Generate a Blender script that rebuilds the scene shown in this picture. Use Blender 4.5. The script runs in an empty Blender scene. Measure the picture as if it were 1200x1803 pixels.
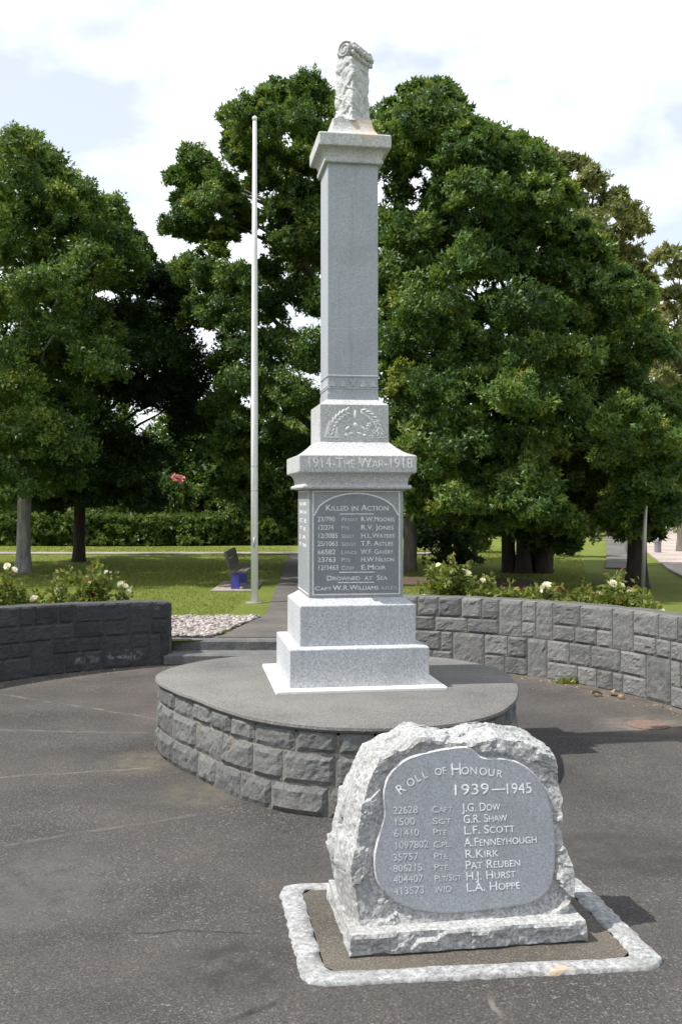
import bpy, bmesh, math, random
import numpy as np
from mathutils import Vector, noise as mn

# ------------------------------------------------------------------ camera, sky, sun, exposure
scene = bpy.context.scene
col = scene.collection
EYE = 1.6
F = 1790.0                                   # focal length in photo pixels (photo 1200 x 1803)
cd = bpy.data.cameras.new('camera')
cam = bpy.data.objects.new('camera', cd); col.objects.link(cam)
cam.location = (0, 0, EYE); cam.rotation_euler = (math.radians(90), 0, 0)
cd.sensor_fit = 'VERTICAL'; cd.sensor_height = 36.0; cd.sensor_width = 24.0
cd.lens = 36.0 * F / 1803.0
cd.shift_y = (880 - 901.5) / 1803.0
cd.clip_start = 0.05; cd.clip_end = 2000
scene.camera = cam

SUN_EL = math.radians(58)
SUN_TRAVEL = Vector((math.cos(SUN_EL), 0.185 * math.cos(SUN_EL), -math.sin(SUN_EL))).normalized()
world = bpy.data.worlds.new('World'); scene.world = world; world.use_nodes = True
wn = world.node_tree; wn.nodes.clear()
sky = wn.nodes.new('ShaderNodeTexSky'); sky.sky_type = 'NISHITA'; sky.sun_disc = False
sky.sun_elevation = SUN_EL; sky.sun_rotation = math.radians(270 - 10.5); sky.altitude = 20
tc = wn.nodes.new('ShaderNodeTexCoord')
mp = wn.nodes.new('ShaderNodeMapping'); mp.inputs['Scale'].default_value = (1, 1, 1.9); mp.inputs['Location'].default_value = (0.35, 0.0, 0.12)
nz = wn.nodes.new('ShaderNodeTexNoise'); nz.inputs['Scale'].default_value = 4.4; nz.inputs['Detail'].default_value = 5; nz.inputs['Roughness'].default_value = 0.5
rp = wn.nodes.new('ShaderNodeValToRGB'); rp.color_ramp.elements[0].position = 0.42; rp.color_ramp.elements[1].position = 0.56
rp.color_ramp.elements[0].color = (0.52, 0.52, 0.52, 1)
mx = wn.nodes.new('ShaderNodeMix'); mx.data_type = 'RGBA'
mx.inputs['B'].default_value = (10.2, 10.7, 11.5, 1)
bg = wn.nodes.new('ShaderNodeBackground'); bg.inputs['Strength'].default_value = 0.098
wo = wn.nodes.new('ShaderNodeOutputWorld')
L = wn.links.new
L(tc.outputs['Generated'], mp.inputs['Vector']); L(mp.outputs['Vector'], nz.inputs['Vector'])
L(nz.outputs['Fac'], rp.inputs['Fac']); L(rp.outputs['Color'], mx.inputs['Factor'])
L(sky.outputs['Color'], mx.inputs['A']); L(mx.outputs['Result'], bg.inputs['Color']); L(bg.outputs['Background'], wo.inputs['Surface'])

sd = bpy.data.lights.new('sun', 'SUN'); sd.energy = 5.0; sd.angle = math.radians(0.53); sd.color = (1.0, 0.955, 0.89)
sun = bpy.data.objects.new('sun', sd); col.objects.link(sun)
sun.rotation_euler = SUN_TRAVEL.to_track_quat('-Z', 'Y').to_euler(); sun.location = (-8, 0, 14)
vs = scene.view_settings
vs.view_transform = 'Standard'; vs.look = 'None'; vs.exposure = 0.42; vs.gamma = 1.0; vs.use_curve_mapping = False

random.seed(7); rng = np.random.default_rng(11)

# ------------------------------------------------------------------ helpers
ORG = {}                                      # world origin of each object


def at(px, py, Y):
    return np.array([(px - 600) / F * Y, Y, EYE - (py - 880) / F * Y])


def tag(o, label=None, cat=None, group=None, kind=None):
    if label: o['label'] = label
    if cat: o['category'] = cat
    if group: o['group'] = group
    if kind: o['kind'] = kind
    return o


def thing(name, label, cat, loc, group=None):
    o = bpy.data.objects.new(name, None); col.objects.link(o)
    o.empty_display_size = 0.1; o.location = loc
    ORG[o.name] = np.array(loc, float)
    return tag(o, label, cat, group)


def link(name, me, parent=None, origin=(0, 0, 0)):
    o = bpy.data.objects.new(name, me); col.objects.link(o)
    origin = np.array(origin, float)
    ORG[o.name] = origin
    if parent is not None:
        o.parent = parent; o.location = origin - ORG[parent.name]
    else:
        o.location = origin
    return o


def mesh(name, verts, faces, mat, parent=None, smooth=False, centre=False, tint=None):
    """World-space verts -> one mesh object below parent."""
    v = np.asarray(verts, float).reshape(-1, 3)
    origin = v.mean(0) if centre else (ORG[parent.name] if parent is not None else np.zeros(3))
    v = v - origin
    me = bpy.data.meshes.new(name)
    if isinstance(faces, np.ndarray):
        n, k = faces.shape
        me.vertices.add(len(v)); me.vertices.foreach_set('co', v.astype(np.float32).ravel())
        me.loops.add(n * k); me.loops.foreach_set('vertex_index', faces.astype(np.int32).ravel())
        me.polygons.add(n); me.polygons.foreach_set('loop_start', np.arange(0, n * k, k, dtype=np.int32))
        me.update(calc_edges=True)
    else:
        me.from_pydata([tuple(p) for p in v], [], [tuple(f) for f in faces]); me.update()
    if tint is not None:
        a = me.attributes.new('tint', 'FLOAT', 'FACE'); a.data.foreach_set('value', np.asarray(tint, np.float32))
    if smooth:
        me.polygons.foreach_set('use_smooth', np.ones(len(me.polygons), bool))
    me.materials.append(mat)
    return link(name, me, parent, origin)


class MB:
    def __init__(self): self.v = []; self.f = []

    def add(self, vs, fs):
        b = len(self.v); self.v += [tuple(map(float, p)) for p in vs]; self.f += [tuple(i + b for i in f) for f in fs]

    def box8(self, c):      # 8 corners: bottom 4 ccw, top 4 ccw
        self.add(c, [(3, 2, 1, 0), (4, 5, 6, 7), (0, 1, 5, 4), (1, 2, 6, 5), (2, 3, 7, 6), (3, 0, 4, 7)])

    def box(self, x0, x1, y0, y1, z0, z1):
        self.box8([(x0, y0, z0), (x1, y0, z0), (x1, y1, z0), (x0, y1, z0), (x0, y0, z1), (x1, y0, z1), (x1, y1, z1), (x0, y1, z1)])

    def tube(self, pts, radii, n=8, wob=0.0):
        pts = [np.array(p, float) for p in pts]; b = len(self.v); m = len(pts)
        for i, p in enumerate(pts):
            d = pts[min(i + 1, m - 1)] - pts[max(i - 1, 0)]; d = d / (np.linalg.norm(d) + 1e-9)
            a = np.cross(d, (0, 1, 0.01)) if abs(d[1]) < 0.9 else np.cross(d, (1, 0, 0)); a /= np.linalg.norm(a); c = np.cross(d, a)
            for k in range(n):
                t = 2 * math.pi * k / n
                r = radii[i] * (1 + wob * math.sin(3 * t + i * 0.7) + wob * 0.7 * random.uniform(-1, 1))
                self.v.append(tuple(p + r * (math.cos(t) * a + math.sin(t) * c)))
        for i in range(m - 1):
            for k in range(n):
                k2 = (k + 1) % n
                self.f.append((b + i * n + k, b + i * n + k2, b + (i + 1) * n + k2, b + (i + 1) * n + k))
        self.f.append(tuple(b + k for k in range(n - 1, -1, -1))); self.f.append(tuple(b + (m - 1) * n + k for k in range(n)))

    def build(self, name, mat, parent=None, smooth=False, centre=False):
        return mesh(name, self.v, self.f, mat, parent, smooth, centre)


# ------------------------------------------------------------------ materials
class NB:
    def __init__(self, name):
        self.m = bpy.data.materials.new(name); self.m.use_nodes = True
        self.t = self.m.node_tree; self.b = self.t.nodes['Principled BSDF']
        self.b.inputs['Roughness'].default_value = 0.85; self.b.inputs['Specular IOR Level'].default_value = 0.3
        self.pos = self.n('ShaderNodeNewGeometry').outputs['Position']

    def n(self, typ, **kw):
        nd = self.t.nodes.new(typ)
        for k, v in kw.items():
            if hasattr(nd, k): setattr(nd, k, v)
        return nd

    def l(self, a, b): self.t.links.new(a, b)

    def setv(self, sock, v):
        if hasattr(v, 'is_output'): self.l(v, sock)
        elif isinstance(v, (tuple, list)) and len(v) == 3 and sock.type == 'RGBA': sock.default_value = (*v, 1)
        else: sock.default_value = v

    def noise(self, scale, detail=3, rough=0.55, vec=None):
        nd = self.n('ShaderNodeTexNoise'); nd.inputs['Scale'].default_value = scale
        nd.inputs['Detail'].default_value = detail; nd.inputs['Roughness'].default_value = rough
        self.l(vec or self.pos, nd.inputs['Vector']); return nd.outputs['Fac']

    def voro(self, scale, vec=None, feature='F1', out='Distance'):
        nd = self.n('ShaderNodeTexVoronoi'); nd.feature = feature; nd.inputs['Scale'].default_value = scale
        self.l(vec or self.pos, nd.inputs['Vector']); return nd.outputs[out]

    def mr(self, v, a, b, c=0.0, d=1.0):
        nd = self.n('ShaderNodeMapRange'); self.setv(nd.inputs['Value'], v)
        for k, x in zip(('From Min', 'From Max', 'To Min', 'To Max'), (a, b, c, d)): nd.inputs[k].default_value = x
        return nd.outputs['Result']

    def math(self, op, a, b=0.0, c=None):
        nd = self.n('ShaderNodeMath'); nd.operation = op
        self.setv(nd.inputs[0], a); self.setv(nd.inputs[1], b)
        if c is not None: self.setv(nd.inputs[2], c)
        return nd.outputs[0]

    def vmath(self, op, a, b=None):
        nd = self.n('ShaderNodeVectorMath'); nd.operation = op
        self.setv(nd.inputs[0], a)
        if b is not None: self.setv(nd.inputs[1], b)
        return nd.outputs['Value'] if op in ('DISTANCE', 'LENGTH', 'DOT_PRODUCT') else nd.outputs['Vector']

    def mix(self, f, a, b, mode='MIX'):
        nd = self.n('ShaderNodeMix'); nd.data_type = 'RGBA'; nd.blend_type = mode
        self.setv(nd.inputs['Factor'], f); self.setv(nd.inputs['A'], a); self.setv(nd.inputs['B'], b)
        return nd.outputs['Result']

    def ramp(self, v, stops):
        nd = self.n('ShaderNodeValToRGB'); e = nd.color_ramp.elements
        while len(e) < len(stops): e.new(0.5)
        for x, (p, c) in zip(e, stops): x.position = p; x.color = (*c, 1)
        self.l(v, nd.inputs['Fac']); return nd.outputs['Color']

    def bump(self, h, strength=0.5, dist=0.01, prev=None):
        nd = self.n('ShaderNodeBump'); nd.inputs['Strength'].default_value = strength; nd.inputs['Distance'].default_value = dist
        self.l(h, nd.inputs['Height'])
        if prev is not None: self.l(prev, nd.inputs['Normal'])
        return nd.outputs['Normal']

    def rnd(self): return self.n('ShaderNodeObjectInfo').outputs['Random']

    def done(self, colour, normal=None, rough=None, spec=None):
        self.setv(self.b.inputs['Base Color'], colour)
        if normal is not None: self.l(normal, self.b.inputs['Normal'])
        if rough is not None: self.setv(self.b.inputs['Roughness'], rough)
        if spec is not None: self.b.inputs['Specular IOR Level'].default_value = spec
        return self.m


def granite(name, base, contrast=0.3, flecks=0.5, bump=0.25, rough=0.75, stain=0.25, lichen=None, fleck_scale=95):
    b = NB(name); base = np.array(base)
    g = b.noise(fleck_scale, 3, 0.6)
    c = b.ramp(g, [(0.3, tuple(base * (1 - contrast))), (0.5, tuple(base)), (0.68, tuple(np.minimum(base * (1 + contrast), 0.9)))])
    dk = b.mr(b.noise(fleck_scale * 1.7, 2, 0.7), 0.56, 0.66)
    c = b.mix(b.math('MULTIPLY', dk, flecks), c, tuple(base * 0.35))
    st = b.noise(2.7, 5, 0.6); c = b.mix(b.mr(st, 0.5, 0.72, 0, stain), c, tuple(base * np.array((0.62, 0.6, 0.56))))
    streak = b.n('ShaderNodeMapping'); streak.inputs['Scale'].default_value = (22, 22, 1.2); b.l(b.pos, streak.inputs['Vector'])
    sk = b.noise(1.0, 4, 0.6, streak.outputs['Vector']); c = b.mix(b.mr(sk, 0.52, 0.75, 0, stain * 0.9), c, tuple(base * 0.6))
    if lichen:
        d = b.vmath('DISTANCE', b.pos, lichen[0]); m = b.math('MULTIPLY', b.mr(d, lichen[1] * 0.5, lichen[1], 1, 0), b.mr(b.noise(28, 4), 0.42, 0.55))
        c = b.mix(b.math('MULTIPLY', m, 0.6), c, (0.6, 0.38, 0.18))
    n = b.bump(b.noise(fleck_scale * 1.2, 3, 0.7), bump, 0.004)
    return b.done(c, n, rough, 0.35)


def flat(name, c, rough=0.7, var=0.12, scale=20, bump=0.15, spec=0.3, metallic=0.0):
    b = NB(name); c = np.array(c)
    k = b.ramp(b.noise(scale, 4, 0.6), [(0.3, tuple(c * (1 - var))), (0.7, tuple(np.minimum(c * (1 + var), 0.95)))])
    b.b.inputs['Metallic'].default_value = metallic
    return b.done(k, b.bump(b.noise(scale * 5, 3), bump, 0.003), rough, spec)


def basalt(name, dark, light, warm=0.3, splash=None):
    b = NB(name); r = b.rnd()
    base = b.mix(r, dark, light)
    big = b.noise(9, 5, 0.6); fine = b.noise(70, 4, 0.65)
    c = b.mix(b.mr(big, 0.35, 0.7, 0, 0.55), base, tuple(np.array(light) * 1.25))
    c = b.mix(b.mr(fine, 0.5, 0.68, 0, 0.6), c, tuple(np.array(dark) * 0.6))
    c = b.mix(b.mr(b.noise(150, 2), 0.62, 0.7, 0, 0.35), c, tuple(np.array(light) * 1.7))
    c = b.mix(b.mr(b.noise(5.3, 4), 0.56, 0.74, 0, warm), c, (0.17, 0.14, 0.095))
    if splash:
        for p, rad in splash:
            sc = b.n('ShaderNodeMapping'); sc.inputs['Scale'].default_value = (1, 1, 3.2); b.l(b.pos, sc.inputs['Vector'])
            d = b.vmath('DISTANCE', sc.outputs['Vector'], (p[0], p[1], p[2] * 3.2))
            m = b.math('MULTIPLY', b.mr(d, 0, rad, 1, 0), b.mr(b.noise(17, 4), 0.45, 0.6))
            c = b.mix(m, c, (0.5, 0.55, 0.55))
    n = b.bump(b.noise(26, 5, 0.65), 0.7, 0.016); n = b.bump(b.noise(120, 3, 0.6), 0.5, 0.005, n)
    return b.done(c, n, 0.85, 0.3)


def foliage(name, stops, transl=0.4, gloss=0.025):
    b = NB(name); t = b.t
    at_ = b.n('ShaderNodeAttribute'); at_.attribute_name = 'tint'
    c = b.ramp(at_.outputs['Fac'], stops)
    t.nodes.remove(b.b)
    di = b.n('ShaderNodeBsdfDiffuse'); tr = b.n('ShaderNodeBsdfTranslucent'); gl = b.n('ShaderNodeBsdfGlossy'); gl.inputs['Roughness'].default_value = 0.45
    m1 = b.n('ShaderNodeMixShader'); m2 = b.n('ShaderNodeMixShader'); m1.inputs[0].default_value = transl; m2.inputs[0].default_value = gloss
    b.l(c, di.inputs['Color']); b.l(b.mix(1.0, c, (1.25, 1.2, 0.6), 'MULTIPLY'), tr.inputs['Color'])
    b.l(di.outputs[0], m1.inputs[1]); b.l(tr.outputs[0], m1.inputs[2]); b.l(m1.outputs[0], m2.inputs[1]); b.l(gl.outputs[0], m2.inputs[2])
    out = [n for n in t.nodes if n.type == 'OUTPUT_MATERIAL'][0]; b.l(m2.outputs[0], out.inputs['Surface'])
    return b.m


def bark(name, c1, c2):
    b = NB(name)
    m = b.n('ShaderNodeMapping'); m.inputs['Scale'].default_value = (9, 9, 1.6); b.l(b.pos, m.inputs['Vector'])
    k = b.noise(2.2, 5, 0.65, m.outputs['Vector'])
    c = b.ramp(k, [(0.3, c1), (0.7, c2)])
    c = b.mix(b.mr(b.noise(3.0, 4), 0.52, 0.7, 0, 0.4), c, tuple(np.array(c2) * 1.2))
    return b.done(c, b.bump(k, 0.8, 0.03), 0.9, 0.15)


def seg_lines(b, segs, colour, wob=0.11):
    """Worn seams / cracks in the asphalt: (x0,y0,x1,y1,width,strength,tint)"""
    nv = b.n('ShaderNodeTexNoise'); nv.inputs['Scale'].default_value = 5; nv.inputs['Detail'].default_value = 5; b.l(b.pos, nv.inputs['Vector'])
    off = b.vmath('SUBTRACT', nv.outputs['Color'], (0.5, 0.5, 0.5))
    sc = b.n('ShaderNodeVectorMath'); sc.operation = 'SCALE'; b.l(off, sc.inputs[0]); sc.inputs['Scale'].default_value = wob
    p = b.vmath('ADD', b.pos, sc.outputs['Vector'])
    fade = b.noise(6, 3)
    for x0, y0, x1, y1, w, s, tint in segs:
        a = Vector((x0, y0, 0)); d = Vector((x1, y1, 0)) - a; ln = d.length; d /= ln
        rel = b.vmath('SUBTRACT', p, tuple(a))
        t = b.vmath('DOT_PRODUCT', rel, tuple(d)); q = b.vmath('DOT_PRODUCT', rel, (-d.y, d.x, 0))
        m = b.mr(b.math('ABSOLUTE', q), w * 0.4, w, 1, 0)
        m = b.math('MULTIPLY', m, b.mr(t, 0, 0.06)); m = b.math('MULTIPLY', m, b.mr(t, ln - 0.06, ln, 1, 0))
        m = b.math('MULTIPLY', m, b.mr(fade, 0.38, 0.62, 0.05 * s, s))
        colour = b.mix(m, colour, tint)
    return colour


def asphalt(name, base, light=0.5, seams=(), dust=None, patches=()):
    b = NB(name); base = np.array(base)
    c = b.ramp(b.noise(1.1, 5, 0.6), [(0.32, tuple(base * 0.66)), (0.68, tuple(base * 1.42 * np.array((1.04, 1.0, 0.96))))])
    c = b.mix(b.mr(b.noise(5.0, 6, 0.7), 0.45, 0.7, 0, 0.35), c, tuple(base * np.array((1.35, 1.28, 1.2))))
    agg = b.voro(95); c = b.mix(b.mr(agg, 0.12, 0.5, 0.55, 0), c, tuple(base * 2.1))
    c = b.mix(b.mr(b.noise(130, 2), 0.5, 0.62, 0, 0.6), c, tuple(base * 0.45))
    br = b.math('MULTIPLY', b.mr(b.noise(85, 3, 0.7), 0.57, 0.68), b.mr(b.noise(1.3, 5), 0.36, 0.66, 0.15, light))
    c = b.mix(br, c, tuple(np.minimum(base * 3.6 + .06, .6)))
    if dust:        # grit gathered along the foot of the wall
        cx, cy, r0, r1 = dust
        sx = b.vmath('SUBTRACT', b.pos, (cx, cy, 0)); sx = b.vmath('MULTIPLY', sx, (1, 1, 0))
        d = b.vmath('LENGTH', sx); sp_ = b.n('ShaderNodeSeparateXYZ'); b.l(b.pos, sp_.inputs[0]); m = b.math('MULTIPLY', b.math('MULTIPLY', b.mr(d, r0, r1), b.mr(sp_.outputs['Y'], 6.2, 7.6)), b.mr(b.noise(4, 5), 0.3, 0.65, 0.1, 0.75))
        c = b.mix(m, c, (0.15, 0.132, 0.108))
    for (x, y, rad, colr, s) in patches:
        d = b.vmath('LENGTH', b.vmath('MULTIPLY', b.vmath('SUBTRACT', b.pos, (x, y, 0)), (1, 1, 0)))
        m = b.math('MULTIPLY', b.mr(d, rad * 0.45, rad, 1, 0), b.mr(b.noise(9, 5), 0.35, 0.6, 0.1, s))
        c = b.mix(m, c, colr)
    c = seg_lines(b, seams, c)
    n = b.bump(b.noise(110, 3, 0.7), 0.7, 0.006); n = b.bump(b.noise(3, 3), 0.3, 0.03, n)
    return b.done(c, n, 0.9, 0.2)


M = {}
M['granite'] = granite('granite_axed', (0.42, 0.425, 0.43), 0.32, 0.55, 0.3, 0.8, 0.4)
M['granite_light'] = granite('granite_pale', (0.405, 0.42, 0.44), 0.3, 0.55, 0.25, 0.8, 0.4, fleck_scale=80)
M['granite_shaft'] = granite('granite_shaft', (0.345, 0.365, 0.405), 0.2, 0.35, 0.12, 0.6, 0.4, fleck_scale=120)
M['granite_cap'] = granite('granite_cap', (0.45, 0.455, 0.46), 0.3, 0.45, 0.4, 0.85, 0.55, lichen=((0.17, 6.34, 3.95), 0.14))
M['granite_dark'] = granite('granite_polished', (0.19, 0.20, 0.225), 0.22, 0.3, 0.04, 0.3, 0.15, fleck_scale=150)
M['granite_die'] = granite('granite_die', (0.26, 0.275, 0.285), 0.25, 0.35, 0.12, 0.55, 0.25, fleck_scale=130)
M['carving'] = granite('carved_granite', (0.6, 0.605, 0.61), 0.15, 0.2, 0.3, 0.85, 0.2)
M['rough_granite'] = granite('rough_hewn_granite', (0.335, 0.338, 0.335), 0.42, 0.75, 0.6, 0.9, 0.75, lichen=((0.78, 3.62, 0.16), 0.05), fleck_scale=75)
M['panel_granite'] = granite('honour_panel_granite', (0.27, 0.285, 0.31), 0.24, 0.35, 0.05, 0.38, 0.3, fleck_scale=130)
M['letter'] = flat('letter_paint', (0.68, 0.69, 0.69), 0.75, 0.28, 70)
M['letter_worn'] = flat('letter_paint_worn', (0.5, 0.51, 0.52), 0.75, 0.3, 90)
M['plaster'] = granite('white_cement', (0.72, 0.71, 0.67), 0.12, 0.15, 0.3, 0.9, 0.25)
M['whitewash'] = granite('whitewashed_concrete', (0.285, 0.29, 0.29), 0.42, 0.7, 0.8, 0.92, 0.95, lichen=((0.74, 3.42, 0.02), 0.06), fleck_scale=50)
M['concrete'] = asphalt('mossy_concrete', (0.088, 0.08, 0.068), 0.35)
M['drum_top'] = asphalt('drum_screed', (0.125, 0.124, 0.12), 0.3)
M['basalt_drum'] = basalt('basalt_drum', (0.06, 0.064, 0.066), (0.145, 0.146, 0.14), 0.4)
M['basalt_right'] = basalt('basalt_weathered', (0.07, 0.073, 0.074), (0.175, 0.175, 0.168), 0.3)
M['basalt_left'] = basalt('basalt_shade_tinted', (0.025, 0.0262, 0.028), (0.052, 0.054, 0.057), 0.12,  # stone colour lowered to carry the shade on this wall
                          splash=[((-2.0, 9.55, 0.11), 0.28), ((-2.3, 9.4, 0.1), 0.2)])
M['mortar'] = flat('mortar', (0.2, 0.185, 0.16), 0.95, 0.35, 30, 0.6)
M['mortar_mid'] = flat('mortar_grey', (0.095, 0.09, 0.082), 0.95, 0.35, 30, 0.6)
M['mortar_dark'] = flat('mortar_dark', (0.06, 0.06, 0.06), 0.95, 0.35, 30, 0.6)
pale, darkc = (0.19, 0.17, 0.145), (0.02, 0.02, 0.02)
M['plaza'] = asphalt('plaza_asphalt', (0.0555, 0.052, 0.0495), 0.8, dust=(-0.5, 6.9, 2.7, 3.2), seams=[
    (-2.9, 8.45, -1.2, 7.35, 0.022, 0.55, pale), (-2.6, 7.1, -1.2, 6.98, 0.03, 0.35, pale), (-2.2, 5.8, -1.1, 6.1, 0.022, 0.55, pale),
    (-1.7, 4.62, -0.5, 5.28, 0.016, 0.7, darkc), (-1.7, 4.64, -0.5, 5.3, 0.03, 0.3, pale), (-0.8, 3.77, -0.22, 3.77, 0.01, 0.7, darkc),
    (-0.5, 2.95, -0.13, 3.33, 0.02, 0.95, darkc), (0.49, 3.34, 0.5, 3.0, 0.014, 0.7, pale), (1.4, 6.9, 2.6, 6.75, 0.02, 0.3, pale)],
    patches=[(-0.35, 3.5, 0.3, (0.03, 0.03, 0.03), 0.7), (1.3, 4.6, 0.5, (0.034, 0.033, 0.032), 0.6), (-1.3, 4.2, 0.6, (0.095, 0.092, 0.088), 0.6), (2.18, 7.23, 0.4, (0.2, 0.17, 0.14), 0.5), (-1.2, 6.2, 0.35, (0.13, 0.115, 0.085), 0.6), (-1.2, 8.2, 0.9, (0.085, 0.068, 0.06), 0.6), (-0.75, 5.55, 0.3, (0.12, 0.11, 0.08), 0.6)])
M['path'] = asphalt('path_asphalt', (0.1, 0.094, 0.088), 0.5)
M['pavement'] = asphalt('pale_pavement', (0.24, 0.215, 0.19), 0.2)
M['road'] = asphalt('chip_seal_road', (0.32, 0.275, 0.25), 0.3)


def lawn_mat():
    b = NB('lawn')
    c = b.ramp(b.noise(0.9, 6, 0.65), [(0.3, (0.16, 0.2, 0.04)), (0.55, (0.21, 0.24, 0.055)), (0.75, (0.27, 0.27, 0.09))])
    c = b.mix(b.mr(b.noise(38, 3, 0.7), 0.4, 0.65, 0, 0.65), c, (0.075, 0.125, 0.02))
    c = b.mix(b.mr(b.noise(2.2, 5, 0.6), 0.6, 0.75, 0, 0.6), c, (0.17, 0.15, 0.07))
    return b.done(c, b.bump(b.noise(60, 3, 0.7), 1.0, 0.04), 0.95, 0.1)


M['lawn'] = lawn_mat()
M['soil'] = flat('garden_soil', (0.09, 0.062, 0.042), 0.95, 0.4, 25, 0.8)
M['leaf'] = foliage('leaf_dark_green', [(0.0, (0.022, 0.052, 0.015)), (0.4, (0.06, 0.118, 0.026)), (0.75, (0.125, 0.195, 0.038)), (1.0, (0.24, 0.28, 0.055))])
M['leaf_deep'] = foliage('leaf_deep_green', [(0.0, (0.010, 0.026, 0.010)), (0.5, (0.022, 0.052, 0.013)), (1.0, (0.05, 0.1, 0.02))])
M['leaf_olive'] = foliage('leaf_olive', [(0.0, (0.06, 0.078, 0.026)), (0.5, (0.125, 0.15, 0.05)), (1.0, (0.25, 0.25, 0.1))])
M['leaf_lime'] = foliage('leaf_lime', [(0.0, (0.05, 0.09, 0.018)), (0.5, (0.11, 0.17, 0.03)), (1.0, (0.24, 0.28, 0.06))], 0.45)
M['leaf_hedge'] = foliage('leaf_hedge', [(0.0, (0.03, 0.06, 0.012)), (0.5, (0.07, 0.12, 0.02)), (1.0, (0.17, 0.22, 0.04))])
M['leaf_rose'] = foliage('leaf_rose', [(0.0, (0.07, 0.115, 0.025)), (0.6, (0.155, 0.2, 0.04)), (0.85, (0.25, 0.26, 0.075)), (1.0, (0.28, 0.12, 0.05))], 0.45)
M['grass'] = foliage('grass_blades', [(0.0, (0.14, 0.185, 0.036)), (0.6, (0.215, 0.25, 0.052)), (1.0, (0.33, 0.32, 0.11))], 0.45)
M['petal'] = foliage('white_petal', [(0.0, (0.75, 0.74, 0.68)), (1.0, (0.85, 0.84, 0.8))], 0.3)
M['petal_pink'] = foliage('pink_petal', [(0.0, (0.6, 0.2, 0.27)), (1.0, (0.78, 0.4, 0.46))], 0.3)
M['bark'] = bark('bark_dark', (0.022, 0.019, 0.016), (0.06, 0.05, 0.04))
M['bark_pale'] = bark('bark_pale', (0.13, 0.125, 0.115), (0.33, 0.32, 0.3))
M['bark_grey'] = bark('bark_grey', (0.09, 0.08, 0.065), (0.2, 0.18, 0.15))
M['stem'] = flat('rose_stem', (0.09, 0.1, 0.04), 0.7, 0.3)
M['white_metal'] = flat('white_painted_metal', (0.74, 0.75, 0.78), 0.35, 0.06, 8, 0.05, 0.5)
M['rope'] = flat('halyard_rope', (0.5, 0.49, 0.45), 0.9)
M['blue'] = flat('blue_paint', (0.045, 0.05, 0.3), 0.45, 0.15, 12, 0.1, 0.5)
M['wood'] = flat('weathered_timber', (0.09, 0.085, 0.075), 0.85, 0.3, 14, 0.5)
M['rust'] = flat('rusty_iron', (0.15, 0.1, 0.08), 0.85, 0.3, 40, 0.6)
M['litter'] = flat('dry_leaf', (0.3, 0.19, 0.1), 0.8, 0.3, 30)
M['steel'] = flat('galvanised_steel', (0.42, 0.43, 0.44), 0.45, 0.1, 10, 0.05, 0.5, 0.6)
M['bollard'] = flat('bollard_paint', (0.2, 0.2, 0.21), 0.6)
M['pebble'] = None


def pebble_mat():
    b = NB('pebble_mix'); at_ = b.n('ShaderNodeAttribute'); at_.attribute_name = 'tint'
    c = b.ramp(at_.outputs['Fac'], [(0.0, (0.16, 0.14, 0.13)), (0.35, (0.36, 0.32, 0.3)), (0.7, (0.55, 0.48, 0.45)), (1.0, (0.72, 0.68, 0.64))])
    return b.done(c, None, 0.7)


M['pebble'] = pebble_mat()

# ------------------------------------------------------------------ ground
RC = np.array([-0.5, 6.9]); RR = 3.22; WALL_T = 0.3; LZ = 0.2


def undul(x, y, a=0.004): return a * mn.noise(Vector((x * 0.9, y * 0.9, 3.1)))


def grid(x0, x1, y0, y1, nx, ny, zf):
    vs = [(x0 + (x1 - x0) * i / nx, y0 + (y1 - y0) * j / ny, 0) for j in range(ny + 1) for i in range(nx + 1)]
    vs = [(x, y, zf(x, y)) for x, y, _ in vs]
    fs = [(j * (nx + 1) + i, j * (nx + 1) + i + 1, (j + 1) * (nx + 1) + i + 1, (j + 1) * (nx + 1) + i) for j in range(ny) for i in range(nx)]
    return vs, fs


vs_, fs_ = grid(-6, 6, -11, 11, 60, 110, lambda x, y: undul(x, y) - 0.004)
tag(mesh('plaza_pavement', vs_, fs_, M['plaza'], smooth=True), kind='structure')

# lawn: one sheet out to the horizon with a hole for the plaza
loop = []
for k in range(41):
    a = math.radians(-4 + 188 * k / 40); loop.append((RC[0] + (RR + 0.15) * math.cos(a), RC[1] + (RR + 0.15) * math.sin(a)))
xl, xr = loop[-1][0], loop[0][0]
for k in range(1, 14): loop.append((xl, 6.6 - 16.6 * k / 14))
for k in range(12): loop.append((xl + (xr - xl) * k / 12, -10))
for k in range(14): loop.append((xr, -10 + 16.4 * k / 14))
cx0, cy0 = -0.5, 3.0; dist = [0, .5, 1.2, 2.2, 3.6, 5.5, 8, 11, 15, 20, 27, 36, 50, 80, 160, 600]
V_ = []; F_ = []
for (x, y) in loop:
    d = np.array([x - cx0, y - cy0]); d /= np.linalg.norm(d)
    for s in dist:
        X, Y = x + d[0] * s, y + d[1] * s
        V_.append((X, Y, LZ + (0.03 * mn.noise(Vector((X * .25, Y * .25, 0))) if s > 3 else 0)))
n = len(loop); m = len(dist)
for i in range(n):
    for j in range(m - 1): F_.append((i * m + j, i * m + j + 1, ((i + 1) % n) * m + j + 1, ((i + 1) % n) * m + j))
tag(mesh('lawn', V_, F_, M['lawn'], smooth=True), kind='structure')


def sheet(name, pts, z, mat, kind='structure', thick=0.0):
    b = MB(); n = len(pts)
    b.add([(x, y, z) for x, y in pts], [tuple(range(n))])
    if thick:
        for i in range(n):
            j = (i + 1) % n
            b.add([(*pts[i], z - thick), (*pts[j], z - thick), (*pts[j], z), (*pts[i], z)], [(0, 1, 2, 3)])
    return tag(b.build(name, mat), kind=kind)


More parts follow.
